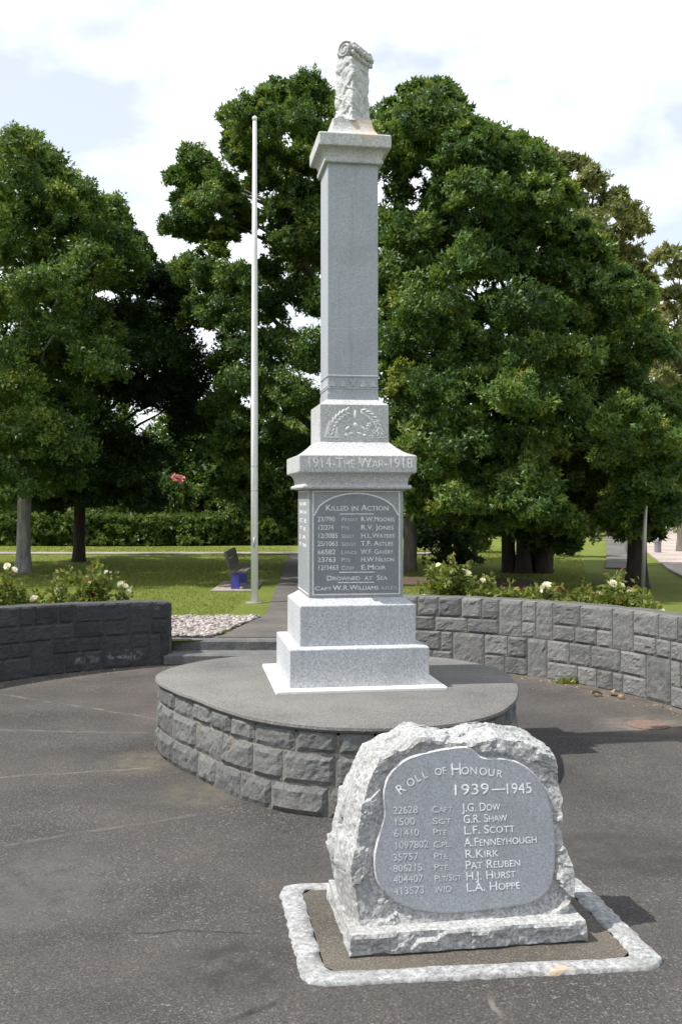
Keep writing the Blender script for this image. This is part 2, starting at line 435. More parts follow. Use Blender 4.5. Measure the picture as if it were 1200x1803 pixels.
sheet('footpath', [(-1.25, 10.3), (0.35, 10.3), (0.5, 13), (0.75, 26.5), (-1.3, 26.5), (-0.98, 14.5), (-0.92, 12.4), (-1.22, 10.35)], LZ + 0.012, M['path'], thick=0.012)
sheet('cross_path', [(-40, 25.9), (2.5, 25.9), (2.5, 26.7), (-40, 26.9)], LZ + 0.03, M['pavement'], thick=0.03)
sheet('verge_path', [(5.35, 20.6), (5.85, 20.4), (6.6, 23.2), (9.9, 36), (25.4, 95), (24.7, 95), (9.35, 36), (6.1, 23.4)], LZ + 0.03, M['path'], thick=0.03)
sheet('road', [(4.9, 11.5), (6.45, 20), (8.8, 30), (12.6, 44), (28, 100), (38, 100), (21, 44), (15.5, 27), (11, 11)], LZ + 0.035, M['road'], thick=0.04)
sheet('soil_bed', [(0.8, 16.5), (3.2, 16.2), (3.2, 17.6), (0.7, 18.2)], LZ + 0.03, M['soil'], thick=0.03)

# steps up to the path, in the gap of the wall
st = thing('stone_steps', 'two low dark stone steps between the wall end and the monument drum', 'steps', (-0.7, 9.95, 0))
for z0, z1, y0, y1, x0, x1 in ((0.0, 0.1, 9.88, 10.2, -1.72, 0.32), (0.1, 0.203, 10.14, 10.42, -1.85, 0.35)):
    nx = 14; b = MB(); prof = []
    for i in range(nx + 1):
        x = x0 + (x1 - x0) * i / nx; j = random.uniform(-.008, .008)
        prof.append([(x, y0 + j, z0), (x, y0 + j * .7, z1 - .02), (x, y0 + .02, z1), (x, y1, z1), (x, y1, z0)])
    vv = [p for r in prof for p in r]; ff = []
    for i in range(nx):
        for k in range(4): ff.append((i * 5 + k, (i + 1) * 5 + k, (i + 1) * 5 + k + 1, i * 5 + k + 1))
    ff += [(0, 1, 2, 3, 4), tuple(nx * 5 + k for k in (4, 3, 2, 1, 0))]
    b.add(vv, ff); b.build('step', M['basalt_drum'], st)

# pebble bed beside the path
pb = [(-2.7, 10.25), (-1.3, 10.42), (-0.98, 12.0), (-2.9, 12.05)]
sheet('pebble_bed', pb, LZ + 0.008, M['soil'], thick=0.006)
ico = bmesh.new(); bmesh.ops.create_icosphere(ico, subdivisions=1, radius=1.0)
iv = np.array([v.co for v in ico.verts]); ifc = np.array([[v.index for v in f.verts] for f in ico.faces]); ico.free()
PV, PF, PT = [], [], []
cnt = 0
while cnt < 2600:
    t = random.random(); y = 10.3 + 1.75 * t
    xr_ = -1.28 + 0.32 * (y - 10.4) / 1.6; x = random.uniform(-2.5, xr_)
    r = random.uniform(0.012, 0.03); sc = np.array([r * random.uniform(.8, 1.4), r * random.uniform(.8, 1.4), r * random.uniform(.5, .8)])
    PV.append(iv * sc + np.array([x, y, LZ + 0.012 + r * 0.3 + random.random() * .012])); PF.append(ifc + len(iv) * cnt); PT += [min(1, max(0, random.gauss(.2, .17)))] * len(ifc); cnt += 1
tag(mesh('pebbles', np.concatenate(PV), np.concatenate(PF), M['pebble'], smooth=True, tint=PT), 'pale pink and grey pebbles spread beside the path', 'pebbles', kind='stuff')

# ------------------------------------------------------------------ stone walls


def ashlar(length, courses, wmin, wmax, cell=0.03, p2=0.22):
    """Random ashlar layout: rectangles (s0, s1, c0, c1) over a strip."""
    n = int(length / cell); occ = np.zeros((courses, n), bool); out = []
    for c in range(courses):
        i = 0
        while i < n:
            if occ[c, i]: i += 1; continue
            free = 1
            while i + free < n and not occ[c, i + free]: free += 1
            w = int(random.uniform(wmin, wmax) / cell); w = min(w, free)
            if free - w < int(wmin / cell) * 0.7: w = free if free * cell < wmax * 1.25 else free // 2
            w = max(w, 1)
            h = 2 if (c + 1 < courses and random.random() < p2 and not occ[c + 1, i:i + w].any()) else 1
            occ[c:c + h, i:i + w] = True
            out.append((i * cell, (i + w) * cell, c, c + h)); i += w
    return out


def chis(p, sc):
    """split-rock relief: flat breaks with sharp arrises"""
    q = p * sc; c = mn.voronoi(q)[1][0]; r = mn.noise_vector(c * 7.31 + Vector((3.3, 1.7, 9.1)))
    return 0.55 * r.x + 0.9 * (q - c).dot(mn.noise_vector(c * 3.77))


def stone_mesh(fn, s0, s1, z0, z1, depth, rough, mat, parent, nx=7, nz=5, seed=0):
    """fn(s, out, z) -> world. Rock-faced block proud of the mortar."""
    V, Fc = [], []
    g = 0.006; s0 += g; s1 -= g; z0 += g; z1 -= g
    off = random.uniform(-.3, .9) * rough; tx = random.uniform(-.25, .25); tz = random.uniform(-.3, .3)
    nx = max(5, min(14, int((s1 - s0) / 0.024))); nz = max(5, min(10, int((z1 - z0) / 0.024)))
    jl = [random.uniform(-.006, .006) for _ in range(4)]
    for j in range(nz + 1):
        for i in range(nx + 1):
            u, w = i / nx, j / nz
            s = s0 + (s1 - s0) * u; z = z0 + (z1 - z0) * w
            e = min(u, 1 - u) * (s1 - s0); e2 = min(w, 1 - w) * (z1 - z0); ee = min(e, e2)
            edge = min(1, ee / 0.016)
            q = Vector((s * 9 + seed, z * 9, seed * 3.7))
            d = rough * (0.5 + 1.1 * chis(q, 1.6) + 0.45 * mn.noise(q) + 0.3 * mn.noise(q * 5) + tx * (u - .5) * 2 + tz * (w - .5) * 2) + off * 0.6
            d = d * edge - 0.004 * (1 - edge)
            if i in (0, nx): s += 0.006 * mn.noise(q * 3)
            if j in (0, nz): z += 0.006 * mn.noise(q * 3.3)
            V.append(fn(s, d, z))
    for j in range(nz):
        for i in range(nx):
            a = j * (nx + 1) + i; Fc.append((a, a + 1, a + nx + 2, a + nx + 1))
    ring = [i for i in range(nx + 1)] + [(j + 1) * (nx + 1) - 1 for j in range(1, nz + 1)] + [nz * (nx + 1) + i for i in range(nx - 1, -1, -1)] + [j * (nx + 1) for j in range(nz - 1, 0, -1)]
    b = len(V)
    for k in ring:
        j, i = divmod(k, nx + 1); V.append(fn(s0 + (s1 - s0) * i / nx, -depth, z0 + (z1 - z0) * j / nz))
    R = len(ring)
    for k in range(R): Fc.append((ring[(k + 1) % R], ring[k], b + k, b + (k + 1) % R))
    Fc.append(tuple(b + k for k in range(R - 1, -1, -1)))
    return mesh('stone', V, Fc, mat, parent, False, True)


def ring_wall(a0, a1, hgt0, hgt1, mat, mortar, label, courses=4):
    """Low curved wall; a0 > a1 in degrees; inner face towards the plaza."""
    am = math.radians((a0 + a1) / 2)
    w = thing('stone_wall', label, 'wall', (RC[0] + RR * math.cos(am), RC[1] + RR * math.sin(am), 0))
    length = math.radians(a0 - a1) * RR

    def hz(s): return hgt0 + (hgt1 - hgt0) * s / length

    def fn(s, out, zf):
        a = math.radians(a0) - s / RR; r = RR - out
        return (RC[0] + r * math.cos(a), RC[1] + r * math.sin(a), zf * hz(s))
    b = MB(); n = 40; vv = []; ff = []
    for i in range(n + 1):
        s = length * i / n
        j1, j2 = random.uniform(-.006, .006), random.uniform(-.006, .006)
        vv += [fn(s, -0.007, -0.05), fn(s, -0.007, 0.975 + j1), fn(s, -0.05, 0.99 + j2), fn(s, -WALL_T + .03, 0.99 + j1), fn(s, -WALL_T, 0.97), fn(s, -WALL_T, -0.05)]
    for i in range(n):
        for k in range(5): ff.append((i * 6 + k, (i + 1) * 6 + k, (i + 1) * 6 + k + 1, i * 6 + k + 1))
    ff += [tuple(range(6)), tuple(n * 6 + k for k in range(5, -1, -1))]
    b.add(vv, ff); b.build('mortar_core', mortar, w)
    cuts = [0.0] + [k / courses + random.uniform(-.035, .035) for k in range(1, courses)] + [1.0]
    for q, (s0, s1, c0, c1) in enumerate(ashlar(length, courses, 0.12, 0.34, 0.03, 0.2)):
        stone_mesh(fn, s0, s1, cuts[c0] if c0 else -0.02, cuts[c1], 0.09, 0.0085, mat, w, seed=q * 1.37 + a0)
    # end face stones (return of the wall)
    for (aa, sgn) in ((a0, 1), (a1, -1)):
        ang = math.radians(aa); tdir = np.array([-math.sin(ang), math.cos(ang)]) * sgn
        h = hgt0 if sgn == 1 else hgt1

        def fe(s, out, zf):
            r = RR + 0.0 + s
            p = np.array([RC[0] + r * math.cos(ang), RC[1] + r * math.sin(ang)]) + tdir * (out + 0.004)
            return (p[0], p[1], zf * h)
        for q, c in enumerate(range(courses)):
            stone_mesh(fe, 0.02, WALL_T - 0.02, c / courses, (c + 1) / courses - (0.01 if c == courses - 1 else 0), 0.05, 0.012, mat, w, seed=q + 31.7)
    return w


ring_wall(178, 110.9, 0.70, 0.607, M['basalt_left'], M['mortar_dark'], 'low curved basalt wall with shade painted into its stone left of the monument')
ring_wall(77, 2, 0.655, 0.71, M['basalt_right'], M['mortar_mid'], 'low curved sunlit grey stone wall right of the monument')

# ------------------------------------------------------------------ drum below the monument
DP = np.array([(-1.17, 6.5), (-1.0, 6.13), (-.82, 5.87), (-.53, 5.44), (-.17, 5.17), (.3, 5.12), (.72, 5.33), (.98, 5.8), (1.085, 6.39), (1.06, 6.85), (.84, 7.28), (.48, 7.5), (0, 7.58), (-.45, 7.55), (-.81, 7.40), (-1.06, 7.12), (-1.18, 6.8)])
NP = 240; dr = []
nk = len(DP)
for i in range(NP):
    t = i / NP * nk; k = int(t); f = t - k
    p0, p1, p2, p3 = DP[(k - 1) % nk], DP[k % nk], DP[(k + 1) % nk], DP[(k + 2) % nk]
    dr.append(0.5 * ((2 * p1) + (-p0 + p2) * f + (2 * p0 - 5 * p1 + 4 * p2 - p3) * f * f + (-p0 + 3 * p1 - 3 * p2 + p3) * f ** 3))
dr = np.array(dr)
for _ in range(6): dr = (np.roll(dr, 1, 0) + 2 * dr + np.roll(dr, -1, 0)) / 4
seg = np.linalg.norm(np.roll(dr, -1, 0) - dr, axis=1); cum = np.concatenate([[0], np.cumsum(seg)]); PER = cum[-1]
DH = 0.457
drum = thing('stone_drum', 'low round drum of dark basalt blocks carrying the monument', 'plinth', (0, 6.4, 0))


def fdrum(s, out, z):
    s = s % PER; x = np.interp(s, cum, np.append(dr[:, 0], dr[0, 0])); y = np.interp(s, cum, np.append(dr[:, 1], dr[0, 1]))
    s2 = (s + 0.02) % PER; s1 = (s - 0.02) % PER
    t = np.array([np.interp(s2, cum, np.append(dr[:, 0], dr[0, 0])) - np.interp(s1, cum, np.append(dr[:, 0], dr[0, 0])),
                  np.interp(s2, cum, np.append(dr[:, 1], dr[0, 1])) - np.interp(s1, cum, np.append(dr[:, 1], dr[0, 1]))]); t /= np.linalg.norm(t)
    nrm = np.array([t[1], -t[0]])          # outward for a counter-clockwise outline
    out = out - 0.012 + 0.02 * (1 - z / DH)
    return (x + nrm[0] * out, y + nrm[1] * out, z)


area2 = np.sum(dr[:, 0] * np.roll(dr[:, 1], -1) - dr[:, 1] * np.roll(dr[:, 0], -1))
assert area2 > 0
b = MB(); vv = []; ff = []; n = 120
for i in range(n):
    s = PER * i / n; vv += [fdrum(s, -0.006, -0.03), fdrum(s, -0.006, DH - 0.05)]
for i in range(n): j = (i + 1) % n; ff.append((2 * i, 2 * j, 2 * j + 1, 2 * i + 1))
b.add(vv, ff); b.build('mortar_core', M['mortar'], drum)
rows = [(-0.01, 0.145, 0.30), (0.145, 0.31, 0.30), (0.31, DH - 0.022, 0.28)]
for r, (z0, z1, wm) in enumerate(rows):
    s = random.uniform(0, .15); s_start = s
    while s < PER + s_start - 1e-6:
        w = random.uniform(0.17, 0.36); w = min(w, PER + s_start - s)
        if PER + s_start - s - w < 0.12: w = PER + s_start - s
        stone_mesh(fdrum, s, s + w, z0, z1, 0.08, 0.012, M['basalt_drum'], drum, seed=s * 3 + r * 17)
        s += w
# screed top with a worn overhanging lip
vv = []; ff = []; n = 160; rings = [(0.006, DH - 0.03), (0.014, DH - 0.018), (0.010, DH - 0.004), (-0.012, DH), (-0.2, DH + 0.002), (-0.5, DH + 0.003)]
for i in range(n):
    s = PER * i / n; jj = 0.008 * mn.noise(Vector((s * 4, 0, 0))) + 0.004 * mn.noise(Vector((s * 17, 2, 0)))
    for (o, z) in rings: x, y, _ = fdrum(s, o + (jj if o > -.1 else 0) + .012, DH); vv.append((x, y, z))
k = len(rings)
for i in range(n):
    j = (i + 1) % n
    for q in range(k - 1): ff.append((i * k + q, j * k + q, j * k + q + 1, i * k + q + 1))
ff.append(tuple(i * k + k - 1 for i in range(n)))
mesh('screed_top', vv, ff, M['drum_top'], drum)

# ------------------------------------------------------------------ the monument
MC = np.array([0.05, 6.53]); CA, SA = 0.988, 0.153


def mon(u, v, z): return (MC[0] + u * CA - v * SA, MC[1] + u * SA + v * CA, z)


mo = thing('war_memorial', 'tall grey granite column memorial on stepped blocks with carved top', 'memorial', (MC[0], MC[1], DH))


def lathe(name, prof, mat, parent=None, ch=0.006, du=0.0):
    """Square lathe: prof = (half width, z) from bottom to top, with chamfered corners."""
    vv = []; ff = []
    for (w, z) in prof:
        c = min(ch, w * .3)
        for (u, v) in ((-w + c, -w), (w - c, -w), (w, -w + c), (w, w - c), (w - c, w), (-w + c, w), (-w, w - c), (-w, -w + c)): vv.append(mon(u + du, v, z))
    k = 8
    for i in range(len(prof) - 1):
        for q in range(k): ff.append((i * k + q, i * k + (q + 1) % k, (i + 1) * k + (q + 1) % k, (i + 1) * k + q))
    ff.append(tuple(range(k - 1, -1, -1))); ff.append(tuple((len(prof) - 1) * k + q for q in range(k)))
    return mesh(name, vv, ff, mat, parent or mo)


def soft(w, z0, z1, r=0.006): return [(w - r * .3, z0), (w, z0 + r), (w, z1 - r), (w - r * .3, z1 - r * .3), (w - r, z1)]


lathe('base_plate', soft(0.515, DH + 0.001, DH + 0.02, 0.004), M['plaster'])
lathe('lower_plinth', soft(0.4255, DH + 0.018, 0.708, 0.008) + [(0.35, 0.716)], M['granite_light'])
lathe('upper_plinth', soft(0.358, 0.712, 0.962, 0.008) + [(0.285, 1.004)], M['granite_light'])
die = lathe('die', soft(0.2925, 0.998, 1.668, 0.004), M['granite_die'], ch=0.004)
cove = [(0.30, 1.664), (0.333, 1.667), (0.338, 1.674), (0.338, 1.682), (0.332, 1.69), (0.318, 1.693), (0.316, 1.705)]
for k in range(9):
    t = k / 8 * math.pi / 2; cove.append((0.318 + 0.036 * (1 - math.cos(t)), 1.706 + 0.056 * math.sin(t)))
cove += [(0.3615, 1.768), (0.363, 1.772), (0.363, 1.866), (0.360, 1.871), (0.353, 1.874)]
for k in range(1, 8):
    t = k / 7; cove.append((0.353 - 0.132 * t, 1.874 + 0.085 * (0.35 * t + 0.65 * t * t)))
cornice = lathe('cornice', cove, M['granite'])
blk = lathe('relief_block', soft(0.2175, 1.955, 2.194, 0.005) + [(0.165, 2.226)], M['granite'])
sh = lathe('shaft', [(0.1640, 2.218), (0.1640, 2.265), (0.1605, 2.268), (0.1605, 2.292), (0.1645, 2.295), (0.1645, 2.302), (0.1605, 2.304), (0.1600, 2.368), (0.1645, 2.370), (0.1645, 2.378), (0.1605, 2.381), (0.1600, 3.71)], M['granite_shaft'], ch=0.004)
capp = [(0.165, 3.704), (0.183, 3.706), (0.186, 3.712), (0.186, 3.728), (0.18, 3.734), (0.178, 3.742)]
for k in range(9):
    t = k / 8 * math.pi / 2; capp.append((0.180 + 0.042 * (1 - math.cos(t)), 3.744 + 0.048 * math.sin(t)))
capp += [(0.2275, 3.796), (0.229, 3.80), (0.229, 3.868), (0.226, 3.874), (0.218, 3.878)]
for k in range(1, 9):
    t = k / 8; capp.append((0.218 - 0.093 * (1 - (1 - t) ** 1.7), 3.878 + 0.122 * (t ** 2.0)))
lathe('cap', capp, M['granite_cap'], ch=0.008, du=0.004)


# faces for lettering: origin, right, up, out
def face(origin, right, up): r = np.array(right, float); u = np.array(up, float); return np.array(origin, float), r / np.linalg.norm(r), u / np.linalg.norm(u)


def text(name, s, size, fr, x, y, mat, parent, align='LEFT', depth=0.0015, width=None, scx=1.0, rot=0.0):
    o_, r_, u_ = fr; out = np.cross(r_, u_)
    cu = bpy.data.curves.new('txt', 'FONT'); cu.body = s; cu.size = size; cu.align_x = align; cu.extrude = depth / 2; cu.resolution_u = 3
    cu.small_caps_scale = 0.78
    for i, ch in enumerate(s):
        if ch.islower(): cu.body_format[i].use_small_caps = True
    cu.offset = 0.0
    ob = bpy.data.objects.new('txt', cu); col.objects.link(ob)
    dg = bpy.context.evaluated_depsgraph_get(); me = bpy.data.meshes.new_from_object(ob.evaluated_get(dg))
    bpy.data.objects.remove(ob); bpy.data.curves.remove(cu)
    co = np.array([v.co for v in me.vertices]).reshape(-1, 3)
    if width:
        w = co[:, 0].max() - co[:, 0].min(); scx = width / w
    cr, sr = math.cos(rot), math.sin(rot)
    lx = co[:, 0] * scx; ly = co[:, 1]
    X = x + lx * cr - ly * sr; Y = y + lx * sr + ly * cr
    P = o_ + X[:, None] * r_ + Y[:, None] * u_ + (co[:, 2] + depth / 2 + 0.0006)[:, None] * out
    P = P - ORG[parent.name]
    me.vertices.foreach_set('co', P.astype(np.float32).ravel()); me.update()
    me.materials.clear(); me.materials.append(mat); me.name = name
    return link(name, me, parent, ORG[parent.name])


def strip(fr, pts, w, depth, z0=0.0, closed=False):
    """Flat raised band along pts (2D on a face)."""
    o_, r_, u_ = fr; out = np.cross(r_, u_); b = MB(); n = len(pts); P = [np.array(p, float) for p in pts]; L_, R_ = [], []
    for i in range(n):
        a = P[(i - 1) % n] if (closed or i > 0) else P[i]; c = P[(i + 1) % n] if (closed or i < n - 1) else P[i]
        t = c - a; t /= np.linalg.norm(t); nn = np.array([-t[1], t[0]]); L_.append(P[i] + nn * w / 2); R_.append(P[i] - nn * w / 2)

    def W(p, d): return tuple(o_ + p[0] * r_ + p[1] * u_ + d * out)
    vv = []
    for i in range(n): vv += [W(L_[i], z0), W(L_[i], z0 + depth), W(R_[i], z0 + depth), W(R_[i], z0)]
    ff = []
    for i in range(n if closed else n - 1):
        j = (i + 1) % n
        for q in range(3): ff.append((i * 4 + q, i * 4 + q + 1, j * 4 + q + 1, j * 4 + q))
    if not closed: ff += [(0, 1, 2, 3), tuple((n - 1) * 4 + q for q in (3, 2, 1, 0))]
    b.add(vv, ff); return b


def plate(fr, pts, z0, z1):
    o_, r_, u_ = fr; out = np.cross(r_, u_); n = len(pts); b = MB()
    lo = [tuple(o_ + p[0] * r_ + p[1] * u_ + z0 * out) for p in pts]; hi = [tuple(o_ + p[0] * r_ + p[1] * u_ + z1 * out) for p in pts]
    b.add(lo + hi, [tuple(n + i for i in range(n))] + [(i, (i + 1) % n, n + (i + 1) % n, n + i) for i in range(n)]); return b


EXm = (CA, SA, 0); EYm = (-SA, CA, 0); UP = (0, 0, 1)
fd = face(mon(0, -0.2925, 1.0), EXm, UP)                  # die front; 0..0.67 up
arch = [(-0.262, 0.03), (0.262, 0.03), (0.262, 0.505)]
for k in range(1, 16):
    t = k / 16; x = 0.262 - 0.524 * t; arch.append((x, 0.505 + 0.135 * math.sqrt(max(0, 1 - (x / 0.262) ** 2)) ** 1.2))
arch.append((-0.262, 0.505))
panel = plate(fd, arch, -0.002, 0.0015).build('name_panel', M['granite_dark'], mo)
strip(fd, [(-0.268, 0.02), (0.268, 0.02), (0.268, 0.652), (-0.268, 0.652)], 0.010, 0.0035, 0, True).build('panel_border', M['carving'], mo)
strip(fd, arch[2:], 0.009, 0.0035, 0.0002).build('panel_arch', M['carving'], mo)


def dy(py): return EYE - (py - 880) / F * 6.24 - 1.0      # photo row -> height on the die


def dx(px): return ((px - 625.5) / F * 6.24) / CA


text('lettering', 'Killed in Action', 0.052, fd, dx(571), dy(899), M['letter'], panel, width=dx(681) - dx(571))
for yy, xa, xb in ((905, 596, 656), (1007.5, 595, 657), (1025.5, 593, 657)):
    strip(fd, [(dx(xa), dy(yy)), (dx(xb), dy(yy))], 0.005, 0.002, 0.0015).build('rule', M['letter'], panel)
for (yy, a, wa, r, wr, nm, wn_) in ((918, '23/790', 587, 'Privat', 627, 'R.W.Moores', 692), (932.5, '12/274', 583, 'Pte', 612, 'R.V. Jones', 690), (947, '12/3085', 590, 'Sergt', 621, 'H.L.Waters', 692),
                              (961, '25/1063', 592, 'Sergt', 625, 'T.F. Astles', 690), (975.5, '66582', 588, 'Lancs', 625, 'W.F. Gavery', 690), (989, '23763', 588, 'Pte', 614, 'H.W.Nilson', 691), (1003, '12/3463', 591, 'Corp', 621, 'E.Moir', 676)):
    text('lettering', a, 0.042, fd, dx(557), dy(yy), M['letter'], panel, width=dx(wa) - dx(557))
    text('lettering', r, 0.036, fd, dx(598.5), dy(yy), M['letter_worn'], panel, width=dx(wr) - dx(598.5))
    text('lettering', nm, 0.042, fd, dx(633), dy(yy), M['letter'], panel, width=dx(wn_) - dx(633))
text('lettering', 'Drowned  at  Sea', 0.042, fd, dx(573), dy(1021.5), M['letter'], panel, width=dx(679) - dx(573))
text('lettering', 'Capt', 0.034, fd, dx(552), dy(1038.5), M['letter'], panel, width=dx(581) - dx(552))
text('lettering', 'W.R.Williams', 0.042, fd, dx(584), dy(1038.5), M['letter'], panel, width=dx(664) - dx(584))
text('lettering', 'A.N.Z.S.', 0.03, fd, dx(669), dy(1038.5), M['letter_worn'], panel, width=dx(698) - dx(669))
# left side of the die
fl = face(mon(-0.2925, 0, 1.0), (SA, -CA, 0), UP)
plate(fl, [(-0.25, 0.03), (0.25, 0.03), (0.25, 0.63), (-0.25, 0.63)], -0.002, 0.0015).build('side_panel', M['granite_die'], mo)
strip(fl, [(-0.268, 0.02), (0.268, 0.02), (0.268, 0.652), (-0.268, 0.652)], 0.010, 0.003, 0, True).build('panel_border', M['carving'], mo)
for k, s in enumerate(('N W', 'W H', 'C E', 'T K', 'J A', 'F W')):
    text('lettering', s, 0.036, fl, -0.2, 0.56 - k * 0.052, M['letter'], mo, width=0.36)
# cornice lettering
fc = face(mon(0, -0.363, 1.772), EXm, UP)
text('lettering', '1914-The War-1918', 0.088, fc, -0.318, 0.022, M['letter'], cornice, width=0.636, depth=0.003)

# relief on the block
fb = face(mon(0, -0.2175, 1.96), EXm, UP)


def bx(px): return (px - 625.5) / F * 6.315 / CA


def by(py): return EYE - (py - 880) / F * 6.315 - 1.96


def blob(fr, cx, cy, rx, ry, rot=0, h=0.006, n=10):
    o_, r_, u_ = fr; out = np.cross(r_, u_); vv = []; c, s = math.cos(rot), math.sin(rot)
    for q, hh in ((1.0, -0.001), (0.75, h * .7), (0.3, h)):
        for k in range(n):
            t = 2 * math.pi * k / n; x = rx * q * math.cos(t); y = ry * q * math.sin(t)
            vv.append(tuple(o_ + (cx + x * c - y * s) * r_ + (cy + x * s + y * c) * u_ + hh * out))
    ff = [(a * n + k, a * n + (k + 1) % n, (a + 1) * n + (k + 1) % n, (a + 1) * n + k) for a in range(2) for k in range(n)] + [tuple(2 * n + k for k in range(n))]
    return vv, ff


laus = (MB(), MB())                                     # arched sprays of leaves
for k in range(19):
    lau = laus[k > 9]
    t = math.radians(172 - 164 * k / 18); cx_, cy_ = bx(627) + 0.158 * math.cos(t), by(770) + 0.168 * math.sin(t)
    if 80 < math.degrees(t) < 100: continue
    for sg in (-1, 1): lau.add(*blob(fb, cx_ + sg * .012 * math.cos(t), cy_ + sg * .012 * math.sin(t), 0.021, 0.0075, t + math.pi / 2 + sg * 0.5, 0.006))
for lau in laus: lau.build('carved_leaf_spray', M['carving'], blk)
cen = MB()
cen.add(*blob(fb, bx(627), by(730), 0.008, 0.03, 0, 0.008)); cen.add(*blob(fb, bx(627), by(748), 0.016, 0.016, 0, 0.008))
for sg in (-1, 1):
    for q, (xx, yy, rr) in enumerate(((14, 754, .022), (8, 763, .02), (16, 766, .016))):
        cen.add(*blob(fb, bx(627 + sg * xx), by(yy), rr, 0.009, sg * (-0.7 + q * 0.5), 0.008))
cen.build('carved_knot', M['carving'], blk)
ros = MB()
for (xx, yy, rr) in ((652, 748, .014), (646, 758, .014), (660, 760, .013), (669, 756, .012), (676, 762, .012), (655, 768, .011), (664, 744, .01)):
    for k in range(5):
        t = 2 * math.pi * k / 5 + xx; ros.add(*blob(fb, bx(xx) + rr * .75 * math.cos(t), by(yy) + rr * .75 * math.sin(t), rr * .62, rr * .4, t, 0.007, 8))
ros.build('carved_flowers', M['carving'], blk)
tri = MB()
for a_, b_, w_ in (((575, 770), (583, 742), .012), ((592, 770), (595, 752), .014), ((573, 770), (598, 770), .008)):
    s_ = strip(fb, [(bx(a_[0]), by(a_[1])), (bx(b_[0]), by(b_[1]))], w_, 0.006); tri.add(s_.v, s_.f)
tri.build('carved_tent', M['carving'], blk)
strip(fb, [(bx(666), by(770)), (bx(683), by(769))], .006, .006).build('carved_bar', M['carving'], blk)
# frieze at the foot of the shaft
fs = face(mon(0, -0.1604, 2.304), EXm, UP); fz = MB()
for k in range(5):
    x = -0.128 + 0.064 * k
    if k == 2:
        for sg in (-1, 1):
            s_ = strip(fs, [(x, 0.006), (x + sg * .004, .03), (x + sg * 0.02, 0.055)], 0.009, 0.005); fz.add(s_.v, s_.f)
    else:
        s_ = plate(fs, [(x - .024, .004), (x + .024, .004), (x + .009, .03), (x, .05), (x - .009, .03)], -0.001, .005); fz.add(s_.v, s_.f)
fz.build('carved_frieze', M['granite'], sh)
fz2 = MB(); fs2 = face(mon(-0.1604, 0, 2.304), (SA, -CA, 0), UP)
for k in range(5):
    x = -0.128 + 0.064 * k; s_ = plate(fs2, [(x - .024, .004), (x + .024, .004), (x + .009, .03), (x, .05), (x - .009, .03)], -0.001, .005); fz2.add(s_.v, s_.f)
fz2.build('carved_frieze', M['granite'], sh)
fsh = face(mon(0, -0.1602, 2.4), EXm, UP)


def sy(py): return EYE - (py - 880) / F * 6.37 - 2.4


def sx(px): return (px - 624) / F * 6.37 / CA


for nm, pts in (('pale_vein', [(584, 534), (600, 524), (625, 508), (648, 492), (667, 481)]), ('pale_vein', [(581, 580), (610, 579), (640, 577), (667, 575)])):
    strip(fsh, [(sx(x), sy(y)) for x, y in pts], 0.005, 0.0006, -0.0002).build(nm, M['granite'], sh)

# carved draped pillar on top
top_c = np.array([MC[0] + 0.022, MC[1] - 0.01]); e1 = np.array([-0.70, -0.714]); e2 = np.array([0.714, -0.70])   # left face, right face normals


def tp(a, c, z): return (top_c[0] + a * e1[0] + c * e2[0], top_c[1] + a * e1[1] + c * e2[1], z)


vv = []; ff = []; NA, NZ = 120, 90; ZB, ZT = 3.988, 4.44
for j in range(NZ + 1):
    f = j / NZ; z = ZB + (ZT - ZB) * f
    for i in range(NA):
        t = 2 * math.pi * i / NA; ct, sn_ = math.cos(t), math.sin(t)
        w = 0.086 - 0.010 * f + 0.012 * max(0, 1 - f / 0.12) ** 2
        r = w / (abs(ct) ** 12 + abs(sn_) ** 12) ** (1 / 12)
        # chiselled drapery: diagonal folds on both faces, deeper low down
        a_ = r * ct; c_ = r * sn_
        s_ = (c_ if abs(ct) > abs(sn_) else a_) / 0.085
        fold = 0.0
        for (z0, slope, dep, wd) in ((0.62, -0.16, 0.014, 0.05), (0.40, 0.22, 0.016, 0.06), (0.24, -0.2, 0.015, 0.05), (0.10, 0.15, 0.012, 0.04), (0.78, 0.1, 0.010, 0.03)):
            dq = (f - z0 - slope * s_) / wd; fold -= dep * math.exp(-dq * dq) * (0.5 + 0.5 * mn.noise(Vector((s_ * 2.2 + z0 * 9, f * 3, t))))
        rough = 0.010 * mn.noise(Vector((a_ * 30, c_ * 30, z * 22))) + 0.005 * mn.noise(Vector((a_ * 75, c_ * 75, z * 60)))
        r2 = r + fold + rough * (1.2 if f < 0.25 else 0.8)
        dz = 0.0
        if j == NZ: r2 *= 0.96
        sl = 0.05 * max(0, (c_ / 0.085)) * f ** 6                # top falls towards the right face
        vv.append(tp(r2 * ct, r2 * sn_, z - sl))
for j in range(NZ):
    for i in range(NA): i2 = (i + 1) % NA; ff.append((j * NA + i, j * NA + i2, (j + 1) * NA + i2, (j + 1) * NA + i))
ff.append(tuple(NZ * NA + i for i in range(NA))); ff.append(tuple(range(NA - 1, -1, -1)))
pil = mesh('draped_pillar', vv, ff, M['granite_cap'], mo, True)
